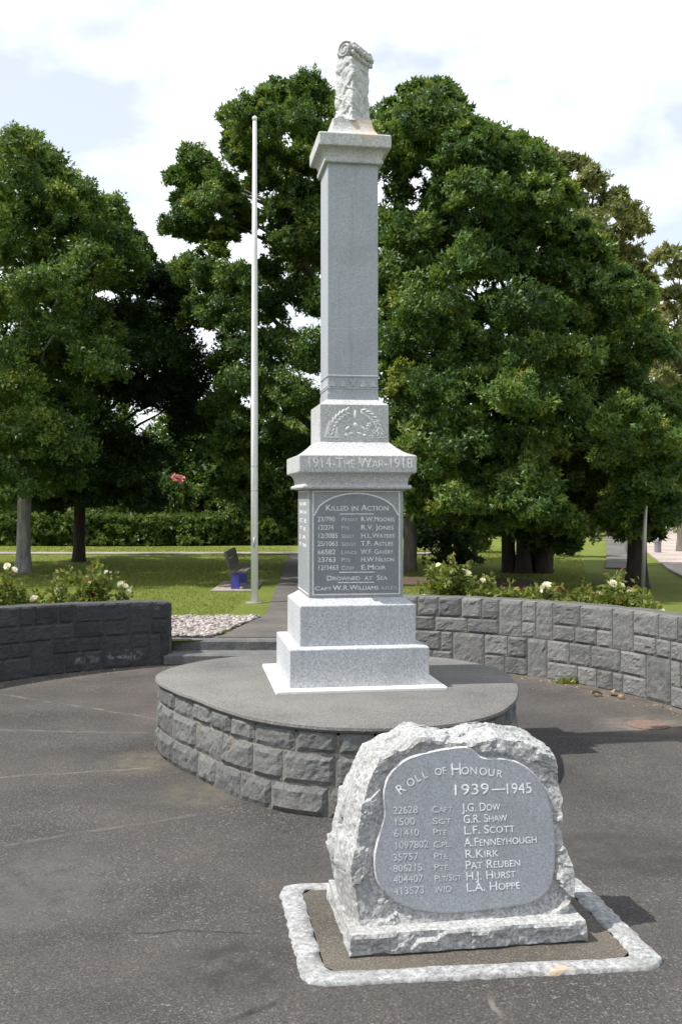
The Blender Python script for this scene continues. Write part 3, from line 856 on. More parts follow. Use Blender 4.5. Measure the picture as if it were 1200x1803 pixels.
# scroll lying over the top: axis along e1 direction (its end shows on the left face), sagging edge over the right face
vv = []; ff = []; NS, NL = 44, 16
for j in range(NL + 1):
    q = -1 + 2 * j / NL; a_ = 0.079 * -q
    for i in range(NS):
        t = 2 * math.pi * i / NS
        r = 0.057 * (1 + 0.07 * math.sin(t * 9 + q * 3) * (0.4 + 0.6 * (1 - abs(q)))) + 0.008 * mn.noise(Vector((math.cos(t) * 2, math.sin(t) * 2, q * 5)))
        vv.append(tp(a_, 0.006 + r * 1.15 * math.cos(t), 4.462 + r * math.sin(t) - 0.035 * (q + 1) / 2))
for j in range(NL):
    for i in range(NS): i2 = (i + 1) % NS; ff.append((j * NS + i, j * NS + i2, (j + 1) * NS + i2, (j + 1) * NS + i))
ff.append(tuple(range(NS - 1, -1, -1))); ff.append(tuple(NL * NS + i for i in range(NS)))
scr = mesh('scroll', vv, ff, M['granite_cap'], mo, True)
sp = MB(); pts = []
for k in range(46):
    t = k / 45; an = 0.6 + t * 4.2 * math.pi; rr = 0.053 * (1 - t * 0.86); pts.append(tp(0.080, 0.006 + rr * 1.1 * math.cos(an), 4.462 + rr * math.sin(an)))
sp.tube(pts, [0.0065 * (1 - 0.4 * k / 45) for k in range(46)], 6); sp.build('scroll_spiral', M['granite_cap'], scr, True)
# swag of carved leaves hanging from the scroll over the right face
sw = MB()
for k in range(16):
    q = k / 15; a_ = 0.08 - 0.165 * q
    for rrow in range(3):
        zc = 4.475 - 0.030 * rrow - 0.035 * q + random.uniform(-.006, .006); c_ = 0.078 + 0.012 * (1 - abs(rrow - 1)) + random.uniform(-.004, .006)
        fr_ = face(tp(a_, c_, zc), (-e1[0], -e1[1], 0), UP); sw.add(*blob(fr_, 0, 0, 0.013, 0.02, random.uniform(-.5, .5), 0.014, 8))
sw.build('carved_swag', M['granite_cap'], mo, True)
# drapery folds crossing the left face
df = MB()
for (pts, rad) in (([(-.075, .30), (-.02, .27), (.04, .225), (.08, .20)], .011), ([(.085, .32), (.03, .25), (-.02, .205), (-.07, .18)], .010), ([(-.08, .20), (-.01, .16), (.06, .105), (.085, .08)], .012),
                   ([(.08, .12), (.02, .085), (-.05, .06), (-.085, .05)], .010), ([(-.06, .40), (.0, .375), (.05, .36)], .008), ([(-.075, .10), (-.03, .07), (.03, .03), (.085, .02)], .011)):
    df.tube([tp(0.0735 - 0.01 * (z / .45) + 0.003 * random.random(), c, ZB + z) for c, z in pts], [rad * .5] + [rad] * (len(pts) - 2) + [rad * .5], 7, 0.12)
df.build('drapery_fold', M['granite_cap'], mo, True)

# ------------------------------------------------------------------ roll of honour stone
OH = np.array([0.03, 3.536]); HX = np.array([CA, SA]); HY = np.array([-SA, CA])


def hon(a, b_, z): p = OH + a * HX + b_ * HY; return (p[0], p[1], z)


def fbm(p, o=4):
    s = 0; a = 1
    for k in range(o): s += a * mn.noise(p * (2.05 ** k)); a *= 0.52
    return s


def facet(p, sc):
    d, pts = mn.voronoi(p * sc); return d[0]


# border round the stone and the concrete inside it
kb = thing('memorial_kerb', 'whitewashed concrete border with rounded corners around the honour stone', 'kerb', (0.45, 3.8, 0))


def rrect(x0, x1, y0, y1, r, n=8):
    out = []
    for (cx_, cy_, a0) in ((x1 - r, y1 - r, 0), (x0 + r, y1 - r, 90), (x0 + r, y0 + r, 180), (x1 - r, y0 + r, 270)):
        for k in range(n + 1): t = math.radians(a0 + 90 * k / n); out.append((cx_ + r * math.cos(t), cy_ + r * math.sin(t)))
    return out


def ksk(p):   # kerb plan: slightly skewed quad in honour-stone coordinates
    a, b_ = p; return (a + 0.03 * (b_) * 0 + 0.0, b_ - 0.05 * (a - 0.43) + 0.0)


ol = rrect(-0.18, 1.07, -0.195, 0.675, 0.085); il = rrect(-0.095, 0.975, -0.12, 0.605, 0.04)
dens = lambda lp: [tuple(np.array(lp[i]) * (1 - t) + np.array(lp[(i + 1) % len(lp)]) * t) for i in range(len(lp)) for t in ([0] if math.dist(lp[i], lp[(i + 1) % len(lp)]) < .05 else np.arange(0, 1, .03 / math.dist(lp[i], lp[(i + 1) % len(lp)])))]


def resample(lp, n):
    lp = np.array(lp + [lp[0]]); d = np.concatenate([[0], np.cumsum(np.linalg.norm(np.diff(lp, axis=0), axis=1))]); s = np.linspace(0, d[-1], n, endpoint=False)
    return np.stack([np.interp(s, d, lp[:, 0]), np.interp(s, d, lp[:, 1])], 1)


n = 420; O_ = resample(ol, n); I_ = resample(il, n); vv = []; ff = []
for i in range(n):
    jo = 0.010 * fbm(Vector((O_[i][0] * 22, O_[i][1] * 22, 0))); ji = 0.016 * fbm(Vector((I_[i][0] * 16, I_[i][1] * 16, 5))); o = O_[i]; q = I_[i]; c = (o + q) / 2
    do = (o - c) / np.linalg.norm(o - c)
    hz_ = 0.010 + 0.003 * fbm(Vector((o[0] * 8, o[1] * 8, 9)))
    for (p, z) in ((o + do * (jo + .004), -0.006), (o + do * jo, hz_ * .8), (o - do * 0.006, hz_), (c, hz_ + 0.002), (q + do * 0.006, hz_ + .001), (q - do * ji, 0.004)):
        a, b_ = ksk(p); vv.append(hon(a, b_, z))
for i in range(n):
    j = (i + 1) % n
    for k in range(5): ff.append((i * 6 + k, i * 6 + k + 1, j * 6 + k + 1, j * 6 + k)[::-1])
mesh('border', vv, ff, M['whitewash'], kb, True)
b = MB(); pp = [hon(*ksk(p), 0.008) for p in resample(il, 60) * 1.0 + 0]; cpt = hon(0.43, 0.25, 0.010)
b.add([(*q[:2], 0.007) for q in pp] + [cpt], [(i, (i + 1) % 60, 60) for i in range(60)]); b.build('concrete_bed', M['concrete'], kb)

hs = thing('honour_stone', 'rough hewn grey granite boulder with polished roll of honour panel', 'memorial stone', hon(0.43, 0.25, 0.016))


def rough_block(name, nx, ny, nz, mapf, mat, parent):
    """Closed subdivided box; mapf(u,v,w) in [0,1]^3 -> local (a,b,z)."""
    idx = {}; V = []; Fc = []

    def vid(i, j, k):
        if (i, j, k) not in idx: idx[(i, j, k)] = len(V); V.append(hon(*mapf(i / nx, j / ny, k / nz)))
        return idx[(i, j, k)]
    for i in range(nx):
        for k in range(nz):
            Fc.append((vid(i, 0, k), vid(i + 1, 0, k), vid(i + 1, 0, k + 1), vid(i, 0, k + 1))); Fc.append((vid(i, ny, k), vid(i, ny, k + 1), vid(i + 1, ny, k + 1), vid(i + 1, ny, k)))
    for j in range(ny):
        for k in range(nz):
            Fc.append((vid(0, j, k), vid(0, j, k + 1), vid(0, j + 1, k + 1), vid(0, j + 1, k))); Fc.append((vid(nx, j, k), vid(nx, j + 1, k), vid(nx, j + 1, k + 1), vid(nx, j, k + 1)))
    for i in range(nx):
        for j in range(ny):
            Fc.append((vid(i, j, 0), vid(i, j + 1, 0), vid(i + 1, j + 1, 0), vid(i + 1, j, 0))); Fc.append((vid(i, j, nz), vid(i + 1, j, nz), vid(i + 1, j + 1, nz), vid(i, j + 1, nz)))
    return mesh(name, V, Fc, mat, parent)


def plinth_map(u, v, w):
    a, b_, z = 0.86 * u, 0.52 * v, 0.004 + 0.081 * w
    q = Vector((a * 11, b_ * 11, z * 16)); r = 0.008 * fbm(q) + 0.016 * chis(q, 1.2)
    side = 1 if 0.02 < w < 0.98 else 0.45
    if v < .001: b_ -= (0.010 + r) * side
    if v > .999: b_ += r * side
    if u < .001: a -= r * side
    if u > .999: a += r * side
    if w > .999: z += 0.003 * fbm(q * 2)
    if w < .001 and v < .001: b_ += 0.012
    return a, b_, z


rough_block('plinth', 70, 34, 7, plinth_map, M['rough_granite'], hs)
PAN = [(0.158, 0.568), (0.185, 0.61), (0.245, 0.65), (0.353, 0.674), (0.457, 0.682), (0.491, 0.667), (0.524, 0.641), (0.611, 0.634), (0.676, 0.609), (0.734, 0.554), (0.769, 0.462), (0.781, 0.341), (0.768, 0.223), (0.738, 0.166), (0.671, 0.135), (0.542, 0.122), (0.394, 0.117), (0.258, 0.135), (0.176, 0.172), (0.122, 0.229), (0.108, 0.306), (0.132, 0.402), (0.15, 0.46), (0.148, 0.519)]
pk = np.array(PAN); nk = len(pk); PS = []
for i in range(nk):
    for f in np.arange(0, 1, .125):
        p0, p1, p2, p3 = pk[(i - 1) % nk], pk[i], pk[(i + 1) % nk], pk[(i + 2) % nk]
        PS.append(0.5 * (2 * p1 + (p2 - p0) * f + (2 * p0 - 5 * p1 + 4 * p2 - p3) * f * f + (3 * p1 - p0 - 3 * p2 + p3) * f ** 3))
PS = np.array(PS)


def sdist(a, z):
    """signed distance to the panel outline, negative inside"""
    P = np.array([a, z]); A = PS; B = np.roll(PS, -1, 0); d = B - A
    t = np.clip(((P - A) * d).sum(1) / (d * d).sum(1), 0, 1); dist = np.linalg.norm(A + d * t[:, None] - P, axis=1).min()
    c = ((A[:, 1] > z) != (B[:, 1] > z)) & (a < (B[:, 0] - A[:, 0]) * (z - A[:, 1]) / (B[:, 1] - A[:, 1] + 1e-12) + A[:, 0])
    return -dist if c.sum() % 2 else dist


def bpl(z): return 0.06 + 0.16 * (z - 0.085)


ZS = [0.08, 0.12, 0.2, 0.27, 0.33, 0.40, 0.485, 0.56, 0.64, 0.70, 0.74]
AL = [0.012, 0.008, -0.005, -0.014, 0.002, 0.018, 0.036, 0.06, 0.098, 0.138, 0.16]
AR = [0.825, 0.83, 0.852, 0.842, 0.826, 0.82, 0.828, 0.822, 0.80, 0.775, 0.755]
TA = [0.0, 0.12, 0.16, 0.22, 0.30, 0.40, 0.50, 0.58, 0.66, 0.74, 0.85]
TZ = [0.66, 0.69, 0.725, 0.728, 0.712, 0.708, 0.722, 0.726, 0.716, 0.70, 0.67]


def body_map(u, v, w):
    zt0 = 0.0
    a_mid = 0.02 + 0.8 * u
    zt = np.interp(a_mid, TA, TZ) - 0.02 * max(0, (0.25 - v)) * 2
    z = 0.080 + (zt - 0.080) * w
    depth_shift = 0.35 - abs(v - 0.55)                    # sides bulge at mid depth
    al = np.interp(z, ZS, AL) + 0.045 * max(0, 0.35 - v) * 2; ar = np.interp(z, ZS, AR) - 0.02 * max(0, 0.3 - v) - 0.03 * max(0, v - .6)
    a = al + (ar - al) * u
    bf = bpl(z); bb = 0.44 - 0.05 * w
    b_ = bf + (bb - bf) * v
    q = Vector((a * 7, b_ * 7, z * 7)); r = 0.010 * fbm(q) + 0.030 * chis(q, 1.05) + 0.012 * chis(q, 2.7) + 0.003 * fbm(q * 5)
    q3 = Vector((a * 7 + 20, b_ * 7, z * 7)); r2 = 0.012 * fbm(q3) + 0.03 * chis(q3, 1.4) + .01 * chis(q3, 3.2)
    if v < 1e-6:
        s = sdist(a, z)
        if s < 0: b_ += 0.014
        else: b_ += 0.014 - min(1, max(0, s - .006) / 0.02) * (0.004 + 1.0 * max(-0.016, r)) * (1 if w > .03 else .5) - 0.012 * min(1, s / .09)
    if v > 1 - 1e-6: b_ += r
    if u < 1e-6: a -= r * (0.75 if w > .02 else .3)
    if u > 1 - 1e-6: a += r * (0.75 if w > .02 else .3)
    if w > 1 - 1e-6: z += 0.8 * r2 - (0.012 if v < 1e-6 else 0)
    return a, b_, z


rough_block('boulder', 84, 34, 72, body_map, M['rough_granite'], hs)
fh0 = np.array(hon(0, bpl(0.0), 0.0)); upv = np.array([HY[0] * .16, HY[1] * .16, 1.0]); uln = np.linalg.norm(upv)
fh = (fh0, np.array([HX[0], HX[1], 0.0]), upv / uln)
PSf = [(p[0], p[1] * uln) for p in PS]
hp = plate(fh, PSf, -0.012, 0.0).build('inscription_panel', M['panel_granite'], hs)
PX = []
for i in range(len(PS)):
    t = PS[(i + 1) % len(PS)] - PS[i - 1]; t /= np.linalg.norm(t); nn = np.array([t[1], -t[0]]); nn = nn if sdist(*(PS[i] + nn * .004)) > 0 else -nn
    PX.append((PS[i], PS[i] + nn * 0.0065))
o_, r_, u_ = fh; out = np.cross(r_, u_); vv = []; ff = []; n = len(PX)
for (p, q) in PX: vv += [tuple(o_ + p[0] * r_ + p[1] * uln * u_ + 0.0005 * out), tuple(o_ + q[0] * r_ + q[1] * uln * u_ - 0.007 * out), tuple(o_ + q[0] * r_ + q[1] * uln * u_ - 0.022 * out)]
for i in range(n):
    j = (i + 1) % n; ff += [(3 * i, 3 * j, 3 * j + 1, 3 * i + 1), (3 * i + 1, 3 * j + 1, 3 * j + 2, 3 * i + 2)]
mesh('panel_rim', vv, ff, M['granite'], hs)


def ht(s, size, a, z, w=None, mat='letter', rot=0.0):
    return text('lettering', s, size, fh, a, z * uln, M[mat], hp, width=w, rot=rot, depth=0.0005)


for ch, a, z, rt, sz in (('R', .206, .525, .62, .05), ('o', .241, .55, .55, .05), ('l', .271, .567, .45, .05), ('l', .296, .578, .38, .05), ('o', .340, .588, .2, .046), ('f', .368, .592, .12, .046),
                         ('H', .398, .588, .02, .062), ('o', .438, .589, -.02, .05), ('n', .470, .588, -.06, .05), ('o', .505, .585, -.1, .05), ('u', .538, .581, -.14, .05), ('r', .570, .575, -.18, .05)):
    ht(ch, sz, a, z, rot=rt)
ht('1939', 0.055, .396, .517, .13); ht('-', 0.05, .545, .52, .05); ht('1945', 0.055, .598, .513, .095)
rows = [(.458, '22628', .09, 'Capt', .075, 'J.G. Dow', .145), (.418, '1500', .072, 'Sgt', .07, 'G.R. Shaw', .165), (.379, '61410', .092, 'Pte', .05, 'L.F. Scott', .19), (.337, '1097802', .12, 'Cpl', .06, 'A.Fenneyhough', .275),
        (.297, '35757', .092, 'Pte', .05, 'R.Kirk', .125), (.259, '806215', .105, 'Pte', .05, 'Pat Reuben', .205), (.221, '404407', .108, 'Plt/Sgt', .098, 'H.J. Hurst', .185), (.182, '413573', .11, 'W/O', .062, 'L.A. Hoppe', .2)]
for (z, n1, w1, n2, w2, n3, w3) in rows:
    x0 = .178 if z > .3 else .172
    ht(n1, .036, x0, z + .004, w1, 'letter_worn'); ht(n2, .032, .322, z + .002, w2, 'letter_worn'); ht(n3, .042, .438, z, w3, 'letter')

# ------------------------------------------------------------------ flagpole
fp = thing('flagpole', 'tall white painted flagpole standing on the lawn left of the monument', 'flagpole', (-1.172, 13.8, LZ))
b = MB(); b.tube([(-1.172, 13.8, LZ - .05), (-1.172, 13.8, 2.8), (-1.17, 13.8, 5.0), (-1.168, 13.8, 6.76)], [.048, .046, .038, .026], 16); b.build('pole', M['white_metal'], fp, True)
b = MB(); b.tube([(-1.168, 13.8, 6.75), (-1.168, 13.8, 6.79), (-1.168, 13.8, 6.81)], [.034, .034, .01], 12); b.build('cap', M['white_metal'], fp, True)
b = MB(); b.tube([(-1.172, 13.74, .95), (-1.172, 13.735, 1.02), (-1.172, 13.74, 1.09)], [.008, .013, .008], 6); b.build('cleat', M['steel'], fp, True)
for z in (1.72, 2.05):
    b = MB(); b.tube([(-1.172, 13.8, z), (-1.172, 13.8, z + .012)], [.05, .05], 16); b.build('band', M['steel'], fp)
b = MB(); b.tube([(-1.172 + .02, 13.742, 1.0), (-1.15, 13.748, 3.5), (-1.155, 13.765, 6.7)], [.006] * 3, 5); b.build('halyard', M['rope'], fp)
b = MB(); b.tube([(-1.172, 13.8, LZ - .02), (-1.172, 13.8, LZ + .015)], [.13, .12], 16); b.build('footing', M['pavement'], fp)

# ------------------------------------------------------------------ bench
be = thing('park_bench', 'small timber bench on blue painted supports, seen from its end on the lawn', 'bench', (-1.6, 16.4, LZ))
sheet_b = MB(); sheet_b.box(-1.98, -1.32, 15.45, 17.3, LZ - .02, LZ + .02); sheet_b.build('slab', M['pavement'], be)
for yy in (15.72, 16.95):
    b = MB(); b.box8([(-1.70, yy, LZ + .02), (-1.57, yy, LZ + .02), (-1.57, yy + .08, LZ + .02), (-1.70, yy + .08, LZ + .02), (-1.685, yy, .47), (-1.58, yy, .47), (-1.58, yy + .08, .47), (-1.685, yy + .08, .47)]); b.build('support', M['blue'], be)
    b = MB(); b.box8([(-1.72, yy + .01, .40), (-1.67, yy + .01, .40), (-1.67, yy + .06, .40), (-1.72, yy + .06, .40), (-1.80, yy + .01, .78), (-1.76, yy + .01, .78), (-1.76, yy + .06, .78), (-1.80, yy + .06, .78)]); b.build('back_support', M['wood'], be)
for k in range(3):
    x = -1.70 + k * .085; b = MB(); b.box(x, x + .075, 15.66, 17.1, .472, .50); b.build('seat_plank', M['wood'], be)
for k in range(2):
    z0 = .56 + k * .13; xo = -1.71 - (z0 - .45) * .27; b = MB()
    b.box8([(xo, 15.66, z0), (xo + .03, 15.66, z0), (xo + .03, 17.1, z0), (xo, 17.1, z0), (xo - .03, 15.66, z0 + .11), (xo, 15.66, z0 + .11), (xo, 17.1, z0 + .11), (xo - .03, 17.1, z0 + .11)]); b.build('back_plank', M['wood'], be)

# ------------------------------------------------------------------ foliage


def unit(v): return v / (np.linalg.norm(v, axis=-1, keepdims=True) + 1e-9)


def leaf_quads(P, D, ln, wd):
    """P base points, D unit directions -> diamond quads"""
    n = len(P); rnd = unit(rng.normal(size=(n, 3))); S = unit(np.cross(D, rnd)) * (ln * wd * .5)[:, None]; T = D * ln[:, None]
    up = np.cross(D, S) * 0.3
    V = np.empty((n, 4, 3)); V[:, 0] = P; V[:, 1] = P + T * .45 + S + up; V[:, 2] = P + T; V[:, 3] = P + T * .45 - S + up
    return V.reshape(-1, 3), np.arange(n * 4).reshape(n, 4)


def leaf_tris(P, D, ln, wd, N):
    n = len(P); S = unit(np.cross(D, unit(N + 0.45 * rng.normal(size=(n, 3))))) * (ln * wd * .5)[:, None]; V = np.empty((n, 3, 3))
    V[:, 0] = P - S; V[:, 1] = P + S; V[:, 2] = P + D * ln[:, None]
    return V.reshape(-1, 3), np.arange(n * 3).reshape(n, 3)


def puff_leaves(puffs, nt, nl, ll=(0.06, 0.12), wd=0.6, tuft=0.30, base=0.45, low=-0.35, bright=0.16):
    """puffs: (x,y,z,rx,ry,rz). Each carries nt tufts of nl leaves."""
    AV, AT = [], []
    off = 0; AF = []
    for (x, y, z, rx, ry, rz) in puffs:
        k = nt; d = unit(rng.normal(size=(k * 2, 3))); d = d[d[:, 2] > low][:k]; k = len(d)
        rad = 0.45 + 0.55 * rng.random(k) ** 0.6; rad *= 0.85 + 0.3 * rng.random(k)
        C = np.array([x, y, z]) + d * rad[:, None] * np.array([rx, ry, rz]); tr = tuft * (rx + rz) / 2 * (0.7 + .6 * rng.random(k))
        ax = unit(d * 0.75 + np.array([0, 0, 0.75]) + 0.35 * rng.normal(size=(k, 3)))
        tt = base + 0.10 * rng.normal() + 0.16 * rng.normal(size=k)
        C_ = np.repeat(C, nl, 0); A_ = np.repeat(ax, nl, 0); R_ = np.repeat(tr, nl)[:, None]
        m = len(C_); g = unit(rng.normal(size=(m, 3))) * (rng.random((m, 1)) ** .5)
        P = C_ + g * R_ * np.array([1, 1, .8]) + A_ * R_ * .25
        D = unit(A_ * .3 + g * 0.25 + 0.75 * rng.normal(size=(m, 3))); NN = unit(np.repeat(d, nl, 0) * 1.0 + np.array([0, 0, .35]))
        ln = rng.uniform(ll[0], ll[1], m)
        V, Fq = leaf_tris(P, D, ln, np.full(m, wd), NN)
        AV.append(V); AF.append(Fq + off); off += len(V)
        AT.append(np.clip(np.repeat(tt, nl) + bright * rng.normal(size=m) * .7, 0, 1))
    return np.concatenate(AV), np.concatenate(AF), np.concatenate(AT)


def crown(name, puffs, mat, parent, **kw):
    V, Fq, T = puff_leaves(puffs, **kw)
    return mesh(name, V, Fq, mat, parent, tint=T)


def limb_pts(a, c, sag=0.12, n=6):
    a = np.array(a, float); c = np.array(c, float); out = []; ln = np.linalg.norm(c - a)
    for i in range(n + 1):
        t = i / n; p = a + (c - a) * t; p[2] += sag * ln * math.sin(math.pi * t) * (1 if t < .9 else 1)
        if 0 < i < n: p += np.array([random.uniform(-1, 1), random.uniform(-1, 1), random.uniform(-.5, .5)]) * ln * 0.025
        out.append(p)
    return out


def tree(name, label, trunk_px, Y, plist, leaf, barkm, trunk_r, trunk_top, depth=2.2, layers=((-1, 1.0), (0.5, .9)), nt=40, nl=72, stems=((0, 0),), group=None, limbs=10, r0=None, ll=(0.042, 0.085), base=0.5, yoff=0.0, inner=0.5):
    """plist: (px, py, r_px) of leaf clumps as they stand round the trunk; depth spreads them through the crown."""
    bx_ = (trunk_px - 600) / F * Y; root = thing(name, label, 'tree', (bx_, Y, LZ), group)
    pf = []; pb_ = []; xs = [p[0] for p in plist]; xc = (min(xs) + max(xs)) / 2; xh = (max(xs) - min(xs)) / 2 + 1
    ys = [p[1] for p in plist]; yc = (min(ys) + max(ys)) / 2; yh = (max(ys) - min(ys)) / 2 + 1
    for (px, py, r) in plist:
        e = math.sqrt(max(0.05, 1 - 0.8 * ((px - xc) / xh) ** 2 - 0.35 * ((py - yc) / yh) ** 2))
        for (s, q) in layers:
            push = random.random(); yy = Y + yoff + s * depth * e + (random.uniform(-1.4, -.5) if push < .36 else random.uniform(0, .9))
            jx, jy = (0, 0) if s < 0 else (random.uniform(-18, 18), random.uniform(-8, 22))
            p = at(px + jx, py + jy, yy); R = r / F * yy * q * (1.32 if push < .36 else .92)
            (pf if s <= layers[0][0] else pb_).append((p[0], p[1], p[2], R, R * 1.05, R * random.uniform(.82, 1.0)))
        if random.random() < inner:
            p = at(px + random.uniform(-20, 20), py + random.uniform(0, 40), Y + yoff + random.uniform(-.3, .5) * depth); R = r / F * Y
            pb_.append((p[0], p[1], p[2], R, R, R))
    V1, F1, T1 = puff_leaves(pf, nt, nl, ll, base=base); V2, F2, T2 = puff_leaves(pb_, int(nt * .8), int(nl * .5), (ll[0] * 1.45, ll[1] * 1.45), base=base)
    mesh('crown', np.concatenate([V1, V2]), np.concatenate([F1, F2 + len(V1)]), leaf, root, tint=np.concatenate([T1, T2]))
    pf = pf + pb_
    for (dx_, dy_) in stems:
        b = MB(); x = bx_ + dx_; y = Y + dy_; tt = trunk_top
        lean = dx_ * 1.2
        pts = [(x, y, LZ - .1), (x, y, LZ + .08), (x + lean * .08, y, LZ + .4), (x + lean * .25 + .03, y, LZ + tt * .45), (x + lean * .5 - .03, y, LZ + tt * .75), (x + lean * .8, y, LZ + tt)]
        r = trunk_r; b.tube(pts, [r * 1.6, r * 1.25, r, r * .88, r * .7, r * .35], 12, 0.07); b.build('trunk', barkm, root, True)
    sel = sorted(pf, key=lambda p: random.random())[:limbs]
    for p in sel:
        z0 = min(max(LZ + tt * .35, p[2] - 1.6), LZ + tt * .95); f = (z0 - LZ) / tt
        b = MB(); b.tube(limb_pts((bx_ + 0.02, Y, z0), (p[0], p[1], p[2]), .06), [trunk_r * (.6 - .3 * f) * (1 - t * .8) for t in np.linspace(0, 1, 7)], 7, .06); b.build('limb', barkm, root, True)
    return root


A_ = [(40, 268, 34), (8, 300, 40), (75, 300, 36), (28, 330, 42), (95, 345, 38), (128, 352, 34), (60, 380, 46), (10, 390, 46), (115, 400, 40), (188, 385, 34), (165, 420, 40), (200, 430, 36), (232, 432, 28), (225, 462, 26), (90, 450, 44), (30, 460, 46), (150, 480, 44), (190, 490, 40),
      (80, 520, 42), (120, 505, 36), (20, 540, 46), (150, 560, 44), (95, 590, 46), (140, 600, 50), (190, 600, 40), (60, 620, 40), (110, 650, 50), (180, 650, 40), (20, 630, 46), (15, 710, 50), (70, 700, 46), (120, 720, 46), (60, 770, 46), (20, 790, 46), (110, 790, 44), (70, 830, 40), (15, 860, 40), (120, 850, 34), (-40, 400, 60), (-40, 520, 60), (-40, 640, 60), (-50, 760, 60), (-30, 850, 50), (-30, 300, 50), (-110, 380, 70), (-110, 520, 70), (-120, 660, 70), (-110, 780, 60), (-190, 480, 70), (-190, 620, 70), (-190, 750, 60), (-260, 560, 70), (-260, 700, 60), (-110, 850, 50)]
tree('broadleaf_tree', 'leafy tree with pale grey trunk at the left edge of the lawn', 42, 19.3, A_, M['leaf'], M['bark_pale'], 0.135, 5.0, depth=3.2, yoff=.9, limbs=12, layers=((-1, 1.0), (-.25, .95), (.55, .9)), inner=.2)
B_ = [(285, 495, 38), (255, 510, 40), (310, 520, 34), (230, 560, 50), (290, 570, 44), (200, 620, 50), (260, 630, 50), (310, 640, 40), (330, 690, 40), (180, 690, 54), (240, 690, 40), (290, 700, 46), (140, 740, 54), (200, 800, 50), (335, 740, 40), (250, 810, 46), (140, 830, 50), (210, 850, 44), (100, 860, 44), (160, 880, 34), (250, 880, 30), (90, 780, 50), (70, 880, 36)]
tree('broadleaf_tree', 'dark shaded tree with straight blackish trunk on the left lawn', 140, 22.8, B_, M['leaf_deep'], M['bark'], 0.13, 4.8, depth=1.9, layers=((-1, 1.0), (0.2, .9), (1.0, .9)), limbs=12)
C_ = [(500, 172, 26), (540, 168, 28), (570, 190, 30), (470, 190, 26), (430, 205, 28), (412, 232, 22), (450, 240, 34), (510, 225, 38), (555, 245, 34), (430, 275, 30), (480, 285, 38), (535, 290, 34), (465, 320, 30), (345, 285, 24), (318, 318, 22), (360, 310, 30), (395, 330, 28), (330, 355, 28), (370, 365, 32), (410, 365, 30), (320, 402, 26), (355, 408, 28), (395, 410, 26), (430, 395, 24), (500, 375, 34), (545, 385, 36), (525, 340, 26), (585, 340, 40), (510, 430, 40), (555, 450, 40), (470, 480, 28),
      (345, 485, 30), (380, 500, 32), (420, 495, 30), (355, 545, 36), (400, 560, 40), (460, 545, 44), (520, 520, 44), (560, 540, 44), (430, 610, 44), (490, 610, 46), (545, 630, 46), (390, 650, 36), (440, 680, 46), (500, 700, 46), (550, 720, 40), (385, 720, 36), (420, 760, 44), (480, 780, 46), (540, 800, 40), (390, 800, 36), (440, 840, 44), (500, 860, 44), (400, 860, 30), (460, 900, 36), (520, 920, 34), (545, 890, 34), (600, 420, 60), (620, 520, 60), (620, 640, 60), (620, 240, 46), (640, 300, 40)]
tree('spreading_tree', 'tall feathery green tree rising behind the flagpole and monument', 600, 21.5, C_, M['leaf'], M['bark_grey'], 0.2, 7.0, depth=2.2, limbs=16, ll=(0.04, 0.085), layers=((-1, 1.0), (-.2, .85), (0.6, .8)), inner=.35)
D_ = [(735, 168, 30), (770, 172, 26), (705, 205, 34), (800, 195, 22), (750, 215, 40), (795, 235, 34), (835, 250, 28), (700, 260, 40), (760, 270, 42), (815, 285, 36), (880, 265, 30), (915, 260, 26), (860, 300, 40), (925, 295, 36), (960, 310, 28), (985, 345, 26), (900, 345, 44), (950, 360, 38), (840, 345, 40), (790, 340, 34), (770, 385, 34), (700, 420, 36), (735, 420, 36), (800, 410, 40), (760, 455, 44), (850, 420, 42), (905, 410, 40), (960, 410, 40), (1010, 420, 34), (1040, 450, 34), (900, 465, 46), (830, 480, 46), (700, 480, 40), (970, 475, 46), (1030, 510, 44), (1080, 500, 36), (1110, 530, 30), (700, 550, 40), (760, 540, 46), (870, 550, 46), (930, 550, 46), (1000, 570, 46), (1070, 570, 42), (1120, 580, 30), (690, 620, 36), (740, 600, 46), (800, 600, 46), (860, 630, 46), (930, 640, 46), (1000, 650, 46), (1060, 640, 44), (720, 680, 44), (780, 680, 46), (840, 700, 46), (910, 710, 46), (980, 720, 46), (1050, 710, 46), (1100, 660, 40), (700, 750, 36), (760, 760, 46), (820, 780, 46), (880, 790, 46), (950, 790, 46), (1020, 780, 46), (1080, 760, 44), (740, 820, 40), (800, 840, 40), (870, 850, 40), (930, 850, 46), (1000, 850, 46), (740, 870, 36), (1050, 830, 44), (900, 890, 34), (960, 900, 30), (1020, 890, 30), (770, 900, 30), (850, 895, 34), (905, 915, 30), (945, 925, 26), (985, 918, 28), (1035, 905, 28), (800, 890, 32), (870, 925, 24), (1010, 930, 22)]
tree('spreading_tree', 'huge dark green tree with several thick trunks right of the monument', 932, 19.4, D_, M['leaf'], M['bark'], 0.13, 5.6, depth=3.0, yoff=-1.6, limbs=18, stems=((-.34, .2), (-.13, -.1), (.07, .25), (.24, -.05), (.36, .35)), layers=((-1, 1.0), (-.3, .9), (.4, .9), (1.0, .85)), inner=.7)
E_ = [(1150, 620, 36), (1110, 650, 34), (1130, 700, 42), (1165, 720, 36), (1100, 750, 40), (1145, 770, 46), (1180, 790, 36), (1080, 810, 40), (1125, 830, 46), (1170, 850, 44), (1095, 870, 40), (1140, 890, 40), (1180, 895, 32), (1085, 895, 26), (1120, 922, 26), (1160, 918, 24), (1210, 820, 50), (1215, 880, 34), (1195, 750, 34)]
tree('weeping_tree', 'low drooping tree beside the road at the right edge', 1120, 16.2, E_, M['leaf'], M['bark'], 0.155, 2.8, depth=1.3, limbs=10)
